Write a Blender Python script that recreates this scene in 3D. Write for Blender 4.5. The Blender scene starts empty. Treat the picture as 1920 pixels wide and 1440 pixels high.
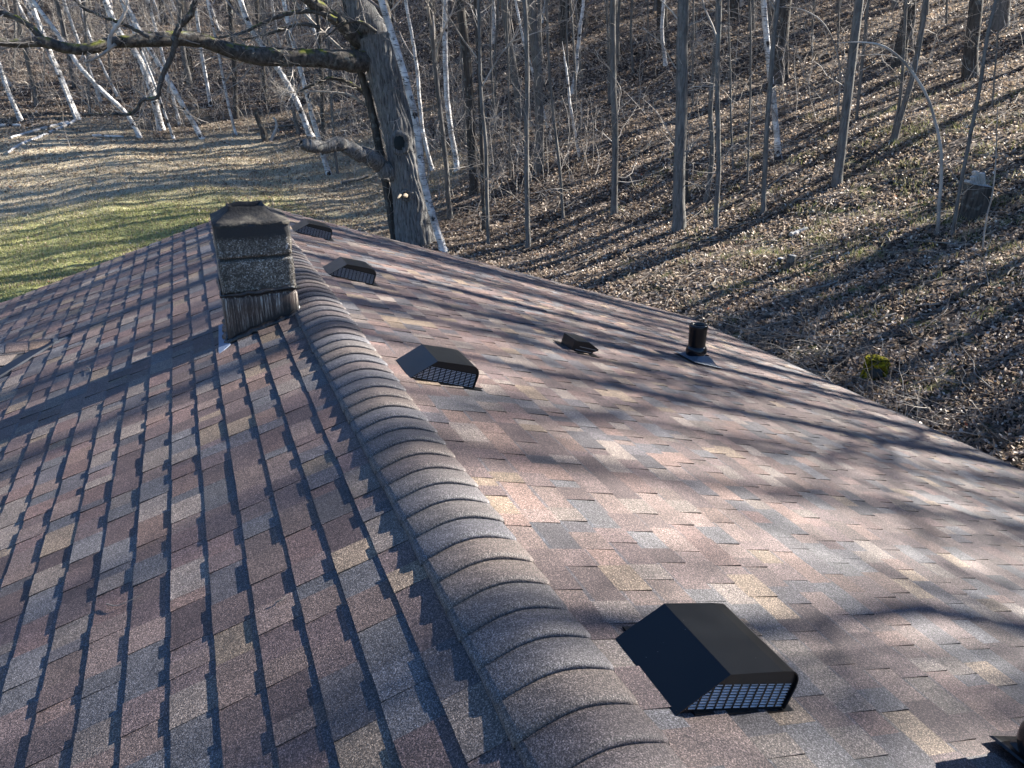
import bpy, bmesh, math, random
import numpy as np
from mathutils import Vector, Matrix, noise as mnoise

SC = bpy.context.scene
COL = SC.collection
RAD = math.radians

# ------------------------------------------------------------------ camera, sky, sun, exposure
CAMZ = 6.0
cam_d = bpy.data.cameras.new("camera")
cam = bpy.data.objects.new("camera", cam_d); COL.objects.link(cam)
cam.location = (0, 0, CAMZ)
cam.rotation_euler = (RAD(90 - 21.6), 0, RAD(-22.2))
cam_d.sensor_width = 36; cam_d.lens = 27.04
cam_d.clip_start = 0.05; cam_d.clip_end = 2000
SC.camera = cam

SUN_EL, SUN_AZ = 29.0, 88.3          # azimuth clockwise from +Y
world = bpy.data.worlds.new("World"); SC.world = world
world.use_nodes = True
wn = world.node_tree.nodes; wn.clear()
wo = wn.new("ShaderNodeOutputWorld"); wb = wn.new("ShaderNodeBackground"); ws = wn.new("ShaderNodeTexSky")
ws.sky_type = 'NISHITA'; ws.sun_disc = False
ws.ozone_density = 8.0; ws.dust_density = 0.2; ws.sun_elevation = RAD(SUN_EL); ws.sun_rotation = RAD(SUN_AZ)
wb.inputs[1].default_value = 0.05
world.node_tree.links.new(ws.outputs[0], wb.inputs[0]); world.node_tree.links.new(wb.outputs[0], wo.inputs[0])
sd = bpy.data.lights.new("sun", 'SUN'); sd.energy = 5.0; sd.angle = RAD(0.55); sd.color = (1.0, 0.95, 0.88)
sun = bpy.data.objects.new("sun", sd); COL.objects.link(sun)
sdir = Vector((math.sin(RAD(SUN_AZ)) * math.cos(RAD(SUN_EL)), math.cos(RAD(SUN_AZ)) * math.cos(RAD(SUN_EL)), math.sin(RAD(SUN_EL))))
sun.rotation_euler = sdir.to_track_quat('Z', 'Y').to_euler(); sun.location = (40, 0, 40)
SC.view_settings.view_transform = 'Standard'
SC.view_settings.look = 'None'
SC.view_settings.exposure = 2.1
SC.view_settings.gamma = 1.0
SC.view_settings.use_curve_mapping = False

# ------------------------------------------------------------------ measuring helpers
F = 1442.0
RM = np.array(cam.rotation_euler.to_matrix())
def ray(px, py):
    v = RM @ np.array([(px - 960) / F, -(py - 720) / F, -1.0])
    return v
def project(P):
    q = (np.asarray(P) - np.array([0, 0, CAMZ])) @ RM
    z = -q[..., 2]
    zz = np.where(z > 0.05, z, 0.05)
    return 960 + F * q[..., 0] / zz, 720 - F * q[..., 1] / zz, z

def soft(u, w):
    return w * np.logaddexp(0, u / w)
def ground(X, Y):
    X = np.asarray(X, float); Y = np.asarray(Y, float)
    z = 0.33 * soft(X - 7.5, 2.0) + 0.30 * soft(Y - 33.5, 4.0)
    z = z + 0.07 * np.clip(X - 2, -40, 0) * (1 / (1 + np.exp(-(Y - 27) / 3.5)))
    far = np.hypot(X - 1, Y - 4); k = np.clip((far - 9) / 10, 0, 1)
    b = 0.16 * np.sin(X * .43 + Y * .21 + 1) + 0.12 * np.sin(X * .17 - Y * .51 + 2) + 0.07 * np.sin(X * 1.1 + Y * .7) * np.sin(Y * .9 - X * .3)
    b = b + 0.035 * np.sin(X * 2.3 - Y * 1.4 + 3) * np.sin(Y * 2.9 + X * .8)
    return z + b * k
def hit(px, py, tmax=190):
    d = ray(px, py); t = np.linspace(3, tmax, 9000)
    P = np.array([0, 0, CAMZ])[None] + d[None] * t[:, None]
    g = ground(P[:, 0], P[:, 1]); i = np.argmax(P[:, 2] < g)
    if P[i, 2] >= g[i]: i = len(t) - 1
    p = P[i]; p[2] = ground(p[0], p[1]); return p

# ------------------------------------------------------------------ object helpers
def thing(name, label, cat, loc=(0, 0, 0), rot=(0, 0, 0), group=None):
    o = bpy.data.objects.new(name, None); COL.objects.link(o)
    o.location = loc; o.rotation_euler = rot; o.empty_display_size = 0.2
    o['label'] = label; o['category'] = cat
    if group: o['group'] = group
    return o
def mesh(name, V, Fc, cols=None, smooth=False, mats=None, midx=None):
    me = bpy.data.meshes.new(name)
    V = np.asarray(V, np.float32)
    if isinstance(Fc, np.ndarray):
        n, k = Fc.shape
        me.vertices.add(len(V)); me.vertices.foreach_set("co", V.ravel())
        me.loops.add(n * k); me.loops.foreach_set("vertex_index", Fc.astype(np.int32).ravel())
        me.polygons.add(n); me.polygons.foreach_set("loop_start", np.arange(0, n * k, k, dtype=np.int32))
        me.update(calc_edges=True)
    else:
        me.from_pydata(V.tolist(), [], [list(map(int, f)) for f in Fc]); n = len(Fc)
    if cols is not None:
        a = me.attributes.new("tint", 'FLOAT_COLOR', 'FACE')
        c = np.ones((n, 4), np.float32); c[:, :3] = np.asarray(cols, np.float32)[:, :3]
        a.data.foreach_set("color", c.ravel())
    if mats:
        for m in mats: me.materials.append(m)
    if midx is not None: me.polygons.foreach_set("material_index", np.asarray(midx, np.int32))
    if smooth: me.polygons.foreach_set("use_smooth", np.ones(n, bool))
    me.validate(); me.update()
    return me
def link(name, me, mat=None, parent=None, loc=(0, 0, 0), rot=(0, 0, 0), **kw):
    o = bpy.data.objects.new(name, me); COL.objects.link(o)
    o.location = loc; o.rotation_euler = rot
    if mat is not None and not me.materials: me.materials.append(mat)
    if parent: o.parent = parent
    for k, v in kw.items(): o[k] = v
    return o
def join(parts):
    Vs, Fs, off = [], [], 0
    for V, Fc in parts:
        Vs.append(np.asarray(V, float)); Fs += [[i + off for i in f] for f in Fc]; off += len(V)
    return np.vstack(Vs), Fs
def box(x0, x1, y0, y1, z0, z1):
    V = [(x0, y0, z0), (x1, y0, z0), (x1, y1, z0), (x0, y1, z0), (x0, y0, z1), (x1, y0, z1), (x1, y1, z1), (x0, y1, z1)]
    return V, [(3, 2, 1, 0), (4, 5, 6, 7), (0, 1, 5, 4), (1, 2, 6, 5), (2, 3, 7, 6), (3, 0, 4, 7)]
def bevel(o, w=0.003, seg=2):
    m = o.modifiers.new("bevel", 'BEVEL'); m.width = w; m.segments = seg; m.limit_method = 'ANGLE'; m.angle_limit = RAD(35)
def lathe(prof, n=40):
    V, Fc = [], []
    for r, z in prof:
        for i in range(n):
            a = 2 * math.pi * i / n; V.append((r * math.cos(a), r * math.sin(a), z))
    for j in range(len(prof) - 1):
        for i in range(n):
            k = (i + 1) % n; Fc.append((j * n + i, j * n + k, (j + 1) * n + k, (j + 1) * n + i))
    return V, Fc
def norm(a): return a / np.maximum(np.linalg.norm(a, axis=-1, keepdims=True), 1e-9)
def tubes(P, R, S, rough=None):
    """P (B,N,3), R (B,N) -> verts, quads"""
    B, N, _ = P.shape
    T = norm(np.gradient(P, axis=1))
    ref = np.tile(np.array([0.31, 0.83, 0.11]), (B, 1)); ref = norm(ref + 0)
    alt = np.abs((T.mean(1) * ref).sum(-1)) > 0.85
    ref[alt] = norm(np.array([[0.9, -.2, .3]]))
    U = norm(np.cross(T, ref[:, None, :])); W = np.cross(T, U)
    a = np.arange(S) / S * 2 * np.pi
    rr = R[:, :, None, None] * np.ones((B, N, S, 1))
    if rough is not None: rr = rr * rough(a, N)[None, :, :, None]
    V = P[:, :, None, :] + rr * (U[:, :, None, :] * np.cos(a)[None, None, :, None] + W[:, :, None, :] * np.sin(a)[None, None, :, None])
    V = V.reshape(-1, 3)
    b = np.arange(B)[:, None, None] * N * S; n = np.arange(N - 1)[None, :, None] * S; s = np.arange(S)[None, None, :]
    s2 = (s + 1) % S
    q = np.stack([b + n + s, b + n + s2, b + n + S + s2, b + n + S + s], -1).reshape(-1, 4)
    return V, q
def cat(lst):
    Vs, Qs, off = [], [], 0
    for V, Q in lst:
        Vs.append(V); Qs.append(Q + off); off += len(V)
    return np.vstack(Vs), np.vstack(Qs)

# ------------------------------------------------------------------ materials
def M(name, base=(.5, .5, .5), rough=.8, spec=.5, metal=0.0):
    m = bpy.data.materials.new(name); m.use_nodes = True
    nt = m.node_tree; b = nt.nodes["Principled BSDF"]
    b.inputs["Base Color"].default_value = (*base, 1); b.inputs["Roughness"].default_value = rough
    b.inputs["Specular IOR Level"].default_value = spec; b.inputs["Metallic"].default_value = metal
    return m, nt, b
def N(nt, t, **kw):
    n = nt.nodes.new(t)
    for k, v in kw.items(): setattr(n, k, v)
    return n
def coord(nt, scale=(1, 1, 1), rnd=False):
    tc = N(nt, "ShaderNodeTexCoord"); mp = N(nt, "ShaderNodeMapping")
    nt.links.new(tc.outputs["Object"], mp.inputs[0]); mp.inputs["Scale"].default_value = scale
    if rnd:
        oi = N(nt, "ShaderNodeObjectInfo"); mu = N(nt, "ShaderNodeMath", operation='MULTIPLY'); mu.inputs[1].default_value = 91.0
        nt.links.new(oi.outputs["Random"], mu.inputs[0]); nt.links.new(mu.outputs[0], mp.inputs["Location"])
    return mp.outputs[0]
def noi(nt, vec, scale, detail=4, rough=.55, dist=0):
    n = N(nt, "ShaderNodeTexNoise"); n.inputs["Scale"].default_value = scale; n.inputs["Detail"].default_value = detail
    n.inputs["Roughness"].default_value = rough; n.inputs["Distortion"].default_value = dist
    nt.links.new(vec, n.inputs["Vector"]); return n.outputs["Fac"]
def vor(nt, vec, scale, feat='F1', out="Distance"):
    n = N(nt, "ShaderNodeTexVoronoi"); n.feature = feat; n.inputs["Scale"].default_value = scale
    nt.links.new(vec, n.inputs["Vector"]); return n.outputs[out]
def ramp(nt, fac, stops, interp='LINEAR'):
    r = N(nt, "ShaderNodeValToRGB"); r.color_ramp.interpolation = interp
    e = r.color_ramp.elements
    while len(e) < len(stops): e.new(0.5)
    for i, (p, c) in enumerate(stops):
        e[i].position = p; e[i].color = (*c, 1) if hasattr(c, '__len__') else (c, c, c, 1)
    nt.links.new(fac, r.inputs[0]); return r.outputs[0]
def mix(nt, a, b, fac, mode='MIX'):
    n = N(nt, "ShaderNodeMix"); n.data_type = 'RGBA'; n.blend_type = mode
    for sk, v in ((n.inputs[0], fac), (n.inputs[6], a), (n.inputs[7], b)):
        if isinstance(v, (int, float)): sk.default_value = v
        elif isinstance(v, tuple): sk.default_value = (*v, 1)
        else: nt.links.new(v, sk)
    return n.outputs[2]
def bump(nt, b, h, strength=.5, dist=.01):
    n = N(nt, "ShaderNodeBump"); n.inputs["Strength"].default_value = strength; n.inputs["Distance"].default_value = dist
    nt.links.new(h, n.inputs["Height"]); nt.links.new(n.outputs[0], b.inputs["Normal"])
def attr(nt, name="tint"):
    a = N(nt, "ShaderNodeAttribute"); a.attribute_name = name; return a.outputs["Color"]

def mat_shingle():
    m, nt, b = M("shingle granules", rough=.62, spec=.5)
    v = coord(nt)
    wn_ = N(nt, "ShaderNodeTexNoise"); wn_.inputs["Scale"].default_value = 260; wn_.inputs["Detail"].default_value = 2; wn_.inputs["Roughness"].default_value = .8
    nt.links.new(v, wn_.inputs["Vector"])
    g1 = ramp(nt, wn_.outputs["Fac"], [(.32, .28), (.5, .9), (.68, 2.2)])
    vc = vor(nt, v, 300, out="Color")
    bw = N(nt, "ShaderNodeRGBToBW"); nt.links.new(vc, bw.inputs[0])
    g2 = ramp(nt, bw.outputs[0], [(.2, .5), (.55, .95), (.8, 1.85)])
    lo = ramp(nt, noi(nt, v, 9, 3), [(.3, .85), (.7, 1.15)])
    st = ramp(nt, noi(nt, v, 1.3, 3), [(.3, .9), (.7, 1.1)])
    c = mix(nt, attr(nt), g1, 1.0, 'MULTIPLY'); c = mix(nt, c, g2, 1.0, 'MULTIPLY'); c = mix(nt, c, lo, 1.0, 'MULTIPLY'); c = mix(nt, c, st, 1.0, 'MULTIPLY')
    nt.links.new(c, b.inputs["Base Color"])
    bump(nt, b, wn_.outputs["Fac"], .55, .004)
    return m
def mat_black(name="black painted metal", base=(.004, .005, .006), rough=.30):
    m, nt, b = M(name, base, rough, .5)
    v = coord(nt); sp = ramp(nt, vor(nt, v, 45), [(.0, (.25, .25, .25)), (.035, (.25, .25, .25)), (.05, base)])
    k = ramp(nt, noi(nt, v, 7, 3), [(.52, 0), (.6, 1)])
    nt.links.new(mix(nt, base, sp, k), b.inputs["Base Color"])
    r = ramp(nt, noi(nt, v, 12, 4), [(.3, rough - .02), (.7, rough + .03)]); nt.links.new(r, b.inputs["Roughness"])
    return m
def mat_bark(name, c0, c1, moss=.0, zs=.16, sc=14, bs=.7):
    m, nt, b = M(name, rough=.95, spec=.2)
    v = coord(nt, (1, 1, zs), True); f = noi(nt, v, sc, 6, .65, .6)
    c = ramp(nt, f, [(.3, c0), (.52, tuple((a + d) / 2 for a, d in zip(c0, c1))), (.72, c1)])
    v2 = coord(nt, (1, 1, 1), True); lich = ramp(nt, noi(nt, v2, 5, 4), [(.56, 0), (.66, .55)])
    c = mix(nt, c, (.20, .21, .19), lich)
    if moss:
        gm = N(nt, "ShaderNodeNewGeometry"); sx = N(nt, "ShaderNodeSeparateXYZ"); nt.links.new(gm.outputs["Normal"], sx.inputs[0])
        mm = ramp(nt, noi(nt, v2, 3, 4), [(.5, 0), (.62, 1)]); up = ramp(nt, sx.outputs[2], [(.2, 0), (.7, 1)])
        k = mix(nt, mm, up, 1.0, 'MULTIPLY'); c = mix(nt, c, (.16, .17, .03), k)
    nt.links.new(c, b.inputs["Base Color"]); bump(nt, b, f, bs, .03)
    return m
def mat_birch():
    m, nt, b = M("birch bark", rough=.7, spec=.3)
    v = coord(nt, (2.2, 2.2, 22), True)
    d = ramp(nt, noi(nt, v, 1.6, 3, .6), [(.37, 1), (.43, 0)], 'LINEAR')
    v2 = coord(nt, (1, 1, 1), True)
    p = ramp(nt, noi(nt, v2, 2.6, 4, .6), [(.57, 0), (.63, 1)])
    k = mix(nt, d, p, 1.0, 'LIGHTEN')
    w = ramp(nt, noi(nt, v2, 3.5, 5), [(.3, (.30, .28, .26)), (.5, (.60, .58, .55)), (.65, (.78, .77, .75))])
    c = mix(nt, w, (.035, .03, .03), k)
    nt.links.new(c, b.inputs["Base Color"]); bump(nt, b, k, -.2, .01)
    return m
def mat_twig(name, c0, c1):
    m, nt, b = M(name, rough=.8, spec=.3)
    nt.links.new(ramp(nt, noi(nt, coord(nt, rnd=True), 1.2, 3), [(.35, c0), (.65, c1)]), b.inputs["Base Color"])
    return m

MS = mat_shingle()
MB = mat_black()
MBG = mat_black("black glossy rubber", (.006, .007, .010), .2)
MOAK = mat_bark("oak bark", (.030, .029, .029), (.30, .29, .275), 0, .10, 20, 1.0)
MLIMB = mat_bark("mossy limb bark", (.02, .018, .016), (.17, .15, .13), 1, .5, 9, .9)
MGREY = mat_bark("maple bark", (.065, .061, .056), (.25, .235, .215), 0, .15, 16, .5)
MDARK = mat_bark("dark bark", (.03, .027, .024), (.13, .115, .10), 0, .12, 14, .7)
MBIRCH = mat_birch()
MTW = mat_twig("bare twigs", (.20, .175, .15), (.52, .47, .41))
MTWB = mat_twig("birch twigs", (.14, .11, .10), (.42, .38, .35))

# ------------------------------------------------------------------ ground
def axis(a, b, fine0, fine1, df, dc):
    out = [a]
    while out[-1] < b:
        x = out[-1]; dist = max(fine0 - x, x - fine1, 0); out.append(x + df + (dc - df) * min(1, dist / 60))
    return np.array(out)
gx = axis(-140, 190, -14, 42, .38, 4.0); gy = axis(-40, 300, 2, 55, .38, 4.0)
GX, GY = np.meshgrid(gx, gy); GZ = ground(GX, GY)
rs = np.random.default_rng(5)
GZ = GZ + rs.normal(0, .018, GZ.shape) * (np.hypot(GX, GY) > 9)
nx, ny = len(gx), len(gy)
ii = (np.arange(ny - 1)[:, None] * nx + np.arange(nx - 1)[None]).ravel()
gq = np.stack([ii, ii + 1, ii + nx + 1, ii + nx], 1)
m, nt, b = M("forest floor", rough=.95, spec=.2)
v = coord(nt)
leafc = vor(nt, v, 11, out="Color"); bw = N(nt, "ShaderNodeRGBToBW"); nt.links.new(leafc, bw.inputs[0])
lit = ramp(nt, bw.outputs[0], [(.15, (.018, .013, .010)), (.4, (.055, .040, .030)), (.6, (.13, .095, .072)), (.85, (.34, .28, .22))])
lit = mix(nt, lit, ramp(nt, noi(nt, v, .5, 4), [(.35, .7), (.65, 1.15)]), 1.0, 'MULTIPLY')
dry = ramp(nt, noi(nt, v, 14, 5, .7), [(.3, (.22, .16, .10)), (.5, (.60, .50, .34)), (.7, (.80, .70, .52))])
grn = ramp(nt, noi(nt, v, 9, 6, .75), [(.3, (.14, .13, .05)), (.5, (.34, .34, .13)), (.7, (.60, .56, .28))])
sx = N(nt, "ShaderNodeSeparateXYZ"); nt.links.new(v, sx.inputs[0])
def mathn(op, a, b_=None):
    n = N(nt, "ShaderNodeMath", operation=op)
    for sk, q in ((n.inputs[0], a), (n.inputs[1], b_)):
        if q is None: continue
        if isinstance(q, (int, float)): sk.default_value = q
        else: nt.links.new(q, sk)
    return n.outputs[0]
big = mathn('MULTIPLY', mathn('SUBTRACT', noi(nt, v, .25, 4), .5), 9.0)
def blob(cx, cy, rx, ry, ang):
    ca, sa = math.cos(ang), math.sin(ang)
    dx = mathn('SUBTRACT', sx.outputs[0], cx); dy = mathn('SUBTRACT', sx.outputs[1], cy)
    u = mathn('DIVIDE', mathn('ADD', mathn('MULTIPLY', dx, ca), mathn('MULTIPLY', dy, sa)), rx)
    w = mathn('DIVIDE', mathn('SUBTRACT', mathn('MULTIPLY', dy, ca), mathn('MULTIPLY', dx, sa)), ry)
    r = mathn('ADD', mathn('SQRT', mathn('ADD', mathn('MULTIPLY', u, u), mathn('MULTIPLY', w, w))), mathn('MULTIPLY', big, .11))
    return ramp(nt, r, [(.62, 1), (1.0, 0)])
c = mix(nt, lit, dry, mathn('MULTIPLY', blob(-8, 35, 21, 14, .2), .8))
c = mix(nt, c, grn, blob(-7, 29.5, 13, 6.6, .42))
# sparse grass patches on the right hillside
gp = mathn('MULTIPLY', blob(16.5, 12, 8, 9, .2), ramp(nt, noi(nt, v, 1.1, 5, .7), [(.55, 0), (.64, .7)]))
c = mix(nt, c, ramp(nt, noi(nt, v, 20, 4), [(.3, (.07, .08, .02)), (.7, (.30, .30, .12))]), gp)
nt.links.new(c, b.inputs["Base Color"])
hh = mathn('ADD', mathn('MULTIPLY', bw.outputs[0], .6), noi(nt, v, 6, 6, .7))
bump(nt, b, hh, .8, .09)
link("ground", mesh("ground", np.stack([GX.ravel(), GY.ravel(), GZ.ravel()], 1), gq, smooth=True), m, kind='structure')

# ------------------------------------------------------------------ the house and its roof
PR, H0 = 0.489 * 1.4, 1.4
XR, ZR = PR, CAMZ - H0
TH = math.atan(1 / 3.0); C, S = math.cos(TH), math.sin(TH)
YN, YF = -3.2, 9.94                  # near and far rake
SL = 6.85                            # slope length
EXP = 0.143
def rp(sg, s, n, y): return (XR + sg * (s * C + n * S), y, ZR - s * S + n * C)
def roof_hit(sg, px, py, n=0.0):
    d = ray(px, py)
    # plane: point XR,ZR ; normal (sg*S,0,C)
    nn = np.array([sg * S, 0, C]); p0 = np.array([XR, 0, ZR]) + nn * n
    t = ((p0 - np.array([0, 0, CAMZ])) @ nn) / (d @ nn)
    P = np.array([0, 0, CAMZ]) + d * t
    s = ((P[0] - XR) * sg * C - (P[2] - ZR) * S)
    return s, P[1], P
rnd = random.Random(11)
PAL = [((.150, .105, .088), 5), ((.120, .082, .074), 5), ((.170, .108, .085), 2.2), ((.225, .165, .110), 1.5), ((.110, .108, .112), 3.2), ((.070, .066, .072), 2.2),
       ((.085, .055, .052), 2.6), ((.185, .150, .125), 3), ((.150, .092, .078), 2)]
def pick(r):
    t = r.random() * sum(w for _, w in PAL)
    for c_, w in PAL:
        t -= w
        if t <= 0: break
    k = r.uniform(.68, 1.12)
    return tuple((x * .74 + y_ * .26) * k for x, y_ in zip(c_, (.122, .098, .090)))
BAND = (.060, .066, .078)
FL8 = [(0, 1, 3, 2), (2, 3, 5, 4), (4, 5, 7, 6), (0, 2, 4, 6), (1, 7, 5, 3)]
house = thing("house", "low house under a brown and slate shingled gable roof", "house", (0, 0, 0))
def piece(pf, y0, y1, su, sl, t, col, high, jog=0, cu=None, cl=None):
    """pf(s,n,y) maps to world; cu/cl optional (y0,y1) overrides for upper and lower rows"""
    a0, a1 = cu or (y0, y1); b0, b1 = cl or (y0, y1)
    sm = su + .012 + .024; f = (sm - su) / (sl - su)
    m0, m1 = a0 + (b0 - a0) * f, a1 + (b1 - a1) * f
    tm = .0004 + (t - .0004) * f
    V = [pf(su, .0004, a0), pf(su, .0004, a1), pf(sm, tm, m0), pf(sm, tm, m1), pf(sl + jog, t, b0), pf(sl + jog, t, b1), pf(sl + jog, -.003, b0), pf(sl + jog, -.003, b1)]
    dk = tuple(x * .55 for x in col)
    top0 = col if high else tuple(x * .45 + y * .55 for x, y in zip(col, BAND))
    return V, FL8, [top0, col, dk, dk, dk]
GD_Y = 5.07 * 1.4                    # cross gable ridge position
_s, _, _P = roof_hit(-1, 118, 636); GD_S = _s; GD_Y = _P[1]; GD_X = _P[0]; GD_Z = _P[2]
def gable_limit(s):                  # how far in Y the cross gable covers at slope distance s
    return (s - GD_S) * C
CH = dict(x0=.068 * 1.4, x1=.395 * 1.4, y0=5.10, y1=5.56)
pieces = []
for sg in (1, -1):
    pf = (lambda sg: (lambda s, n, y: rp(sg, s, n, y)))(sg)
    nc = int(SL / EXP)
    for k in range(1, nc + 1):
        sl = k * EXP + rnd.uniform(-.0015, .0015); su = max(.0, (k - 1) * EXP - .012)
        y = YN + rnd.uniform(0, .2); high = rnd.random() < .5
        while y < YF:
            w = rnd.choice([rnd.uniform(.055, .11), rnd.uniform(.09, .17), rnd.uniform(.12, .24)])
            y1 = min(y + w, YF)
            if y1 - y > .02:
                t = (rnd.uniform(.0095, .0125) if high else rnd.uniform(.0056, .0068))
                ok = True; cu = cl = None; ya, yb = y, y1
                if sg < 0 and sl > GD_S:
                    lu, ll = max(0, gable_limit(su)) + .035, gable_limit(sl) + .035
                    yc = (y + y1) / 2
                    if yc < GD_Y:
                        if y > GD_Y - ll: ok = False
                        cu = (min(y, GD_Y - lu), min(y1, GD_Y - lu)); cl = (y, min(y1, GD_Y - ll))
                    else:
                        if y1 < GD_Y + ll: ok = False
                        cu = (max(y, GD_Y + lu), max(y1, GD_Y + lu)); cl = (max(y, GD_Y + ll), y1)
                if ok:
                    pieces.append((piece(pf, ya, yb, su, sl, t, pick(rnd), high, rnd.uniform(-.0015, .002), cu, cl)))
            y = y1; high = not high if rnd.random() < .85 else high
deckV, deckF = join([
    ([rp(1, 0, -.002, YN), rp(1, SL, -.002, YN), rp(1, SL, -.002, YF), rp(1, 0, -.002, YF), rp(1, 0, -.03, YN), rp(1, SL, -.03, YN), rp(1, SL, -.03, YF), rp(1, 0, -.03, YF)], box(0, 1, 0, 1, 0, 1)[1]),
    ([rp(-1, 0, -.002, YN), rp(-1, SL, -.002, YN), rp(-1, SL, -.002, YF), rp(-1, 0, -.002, YF), rp(-1, 0, -.03, YN), rp(-1, SL, -.03, YN), rp(-1, SL, -.03, YF), rp(-1, 0, -.03, YF)], box(0, 1, 0, 1, 0, 1)[1])])
mdeck, _, _ = M("roof underlay", (.03, .03, .035), .9)
roof = link("roof", mesh("roof", deckV, deckF), mdeck, house)
# choose the 300 shingles that show largest
areas = []
for i, (V, Fc, cc) in enumerate(pieces):
    q = np.array([V[0], V[1], V[5], V[4]]); x, y, z = project(q)
    if (z < .3).any(): areas.append(0); continue
    x = np.clip(x, 0, 1920); y = np.clip(y, 0, 1440)
    areas.append(abs(sum(x[j] * y[(j + 1) % 4] - x[(j + 1) % 4] * y[j] for j in range(4)) / 2))
order = np.argsort(areas)[::-1]; topset = set(order[:300].tolist())
for i in order[:300]:
    V, Fc, cc = pieces[i]; V = np.array(V); o0 = V.mean(0)
    link("shingle", mesh("shingle", V, Fc, cc), MS, roof)
rest = [pieces[i] for i in range(len(pieces)) if i not in topset]
V, Fc = join([(p[0], p[1]) for p in rest])
link("shingle_field", mesh("shingle_field", V, Fc, [c_ for p in rest for c_ in p[2]]), MS, roof, kind='stuff')

# ridge caps
NA = 17
def cap_mesh(y0, wh, exp, l_n, l_f, col, tanp=1 / 3, nose=.018, r=.055, rr=rnd):
    a = np.linspace(-1, 1, NA); u = a * wh
    zb = -tanp * (np.sqrt(u * u + r * r) - r) - .85 * tanp * (wh - math.sqrt(wh * wh + r * r) + r)
    arch = 1 - np.abs(a) ** 2.6
    L = exp + .03
    wj = rr.uniform(-.004, .004)
    rows = []
    for yy, ln, dn, wsc in ((L, l_f, 0, .985), (L * .5, (l_f + l_n) / 2, 0, 1.0), (.016, l_n, 0, 1.01), (.005, l_n, .003, 1.012), (-.002, l_n, .009, 1.012), (.001, l_n, nose, 1.0)):
        lift = ln * (.42 + .58 * arch) - dn
        uu = u * wsc + wj * (1 - yy / L)
        rows.append(np.stack([uu, np.full(NA, yy + y0), zb + lift], 1))
    V = np.vstack(rows)
    # side skirts down to the roof
    for side in (0, NA - 1):
        col_ = [V[r_ * NA + side].copy() for r_ in range(5)]
        for p in col_: p[2] -= .014
        V = np.vstack([V, col_])
    Fc = []; nr = len(rows)
    for r_ in range(nr - 1):
        for i in range(NA - 1):
            Fc.append((r_ * NA + i, (r_ + 1) * NA + i, (r_ + 1) * NA + i + 1, r_ * NA + i + 1))
    base = nr * NA
    for k_, side in enumerate((0, NA - 1)):
        for r_ in range(4):
            q = (r_ * NA + side, base + k_ * 5 + r_, base + k_ * 5 + r_ + 1, (r_ + 1) * NA + side)
            Fc.append(q if k_ == 0 else q[::-1])
    return V, Fc
CAPC = [(.122, .098, .090), (.108, .098, .098), (.112, .090, .084), (.094, .089, .094), (.138, .110, .094), (.126, .110, .102)]
y = YN; CE = .131
while y < YF - .05:
    cc = rnd.choice(CAPC); k = rnd.uniform(.9, 1.15); cc = tuple(q * k * .86 for q in cc)
    V, Fc = cap_mesh(0, .166, CE, .035, .012, cc, nose=.023, r=.075)
    o = link("ridge_cap", mesh("ridge_cap", V, Fc, [cc] * len(Fc), smooth=True), MS, roof, (XR, y, ZR + .004))
    o.rotation_euler = (rnd.uniform(-.006, .006), 0, rnd.uniform(-.012, .012))
    y += CE

# cross gable on the left slope
GX0 = GD_X; GL = 5.2
tanp = 1 / 3.0
def gp_(sd, q, n, x):                # q = horizontal distance from cross ridge, sd=-1 near(-Y) side
    return (x, GD_Y + sd * (q + n * S), GD_Z - q * tanp + n * C)
gprts = []
for sd in (-1, 1):
    k = 1; EH = EXP * C
    while k * EH < 4.0:
        q1 = k * EH; q0 = max(0, (k - 1) * EH - .011)
        x = GX0 - q0 - .0; x_end = GX0 - GL
        lim0 = GX0 - q0 - .11; lim1 = GX0 - q1 - .11
        xx = lim0 + .05; high = rnd.random() < .5
        while xx > x_end:
            w = rnd.uniform(.09, .28); x2 = xx - w
            t = rnd.uniform(.0062, .0082) if high else rnd.uniform(.0026, .0036)
            pf = (lambda sd: (lambda s, n, yv: gp_(sd, s, n, yv)))(sd)
            cu = (min(xx, lim0), min(x2, lim0)); cl = (min(xx, lim1), min(x2, lim1))
            if cl[0] - cl[1] > .01:
                gprts.append(piece(pf, 0, 0, q0, q1, t, pick(rnd), high, 0, cu, cl))
            xx = x2; high = not high
        k += 1
gd = []
for sd in (-1, 1):
    P = [gp_(sd, 0, -.003, GX0), gp_(sd, 4.0, -.003, GX0 - 4.0), gp_(sd, 4.0, -.003, GX0 - GL), gp_(sd, 0, -.003, GX0 - GL)]
    P2 = [(x, y_, z - .03) for x, y_, z in P]
    gd.append((P + P2, box(0, 1, 0, 1, 0, 1)[1]))
V, Fc = join(gd)
gable = link("cross_gable_roof", mesh("cross_gable_roof", V, Fc), mdeck, house)
V, Fc = join([(p[0], p[1]) for p in gprts])
link("shingle_field", mesh("gable_shingle_field", V, Fc, [c_ for p in gprts for c_ in p[2]]), MS, gable, kind='stuff')
mv, nt, b = M("dark valley metal", (.012, .017, .028), .5, .4, .2)
vp = []
for sd in (-1, 1):
    L = 4.2; n = .010
    c0 = np.array([GX0 + .02, GD_Y, GD_Z + .010]); c1 = np.array([GX0 - L, GD_Y + sd * L, GD_Z - L * tanp + .010])
    a0 = c0 + [0, sd * .07, .0]; a1 = c1 + [0, sd * .07, 0]                           # wing on the main slope
    b0 = c0 + [-.13, 0, 0]; b1 = c1 + [-.13, 0, 0]                                     # wing on the gable slope
    mdl0 = c0 + [-.006, 0, .014]; mdl1 = c1 + [-.006, 0, .014]
    vp.append(([a0, c0, mdl0, b0, a1, c1, mdl1, b1], [(0, 1, 5, 4), (1, 2, 6, 5), (2, 3, 7, 6)]))
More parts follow.
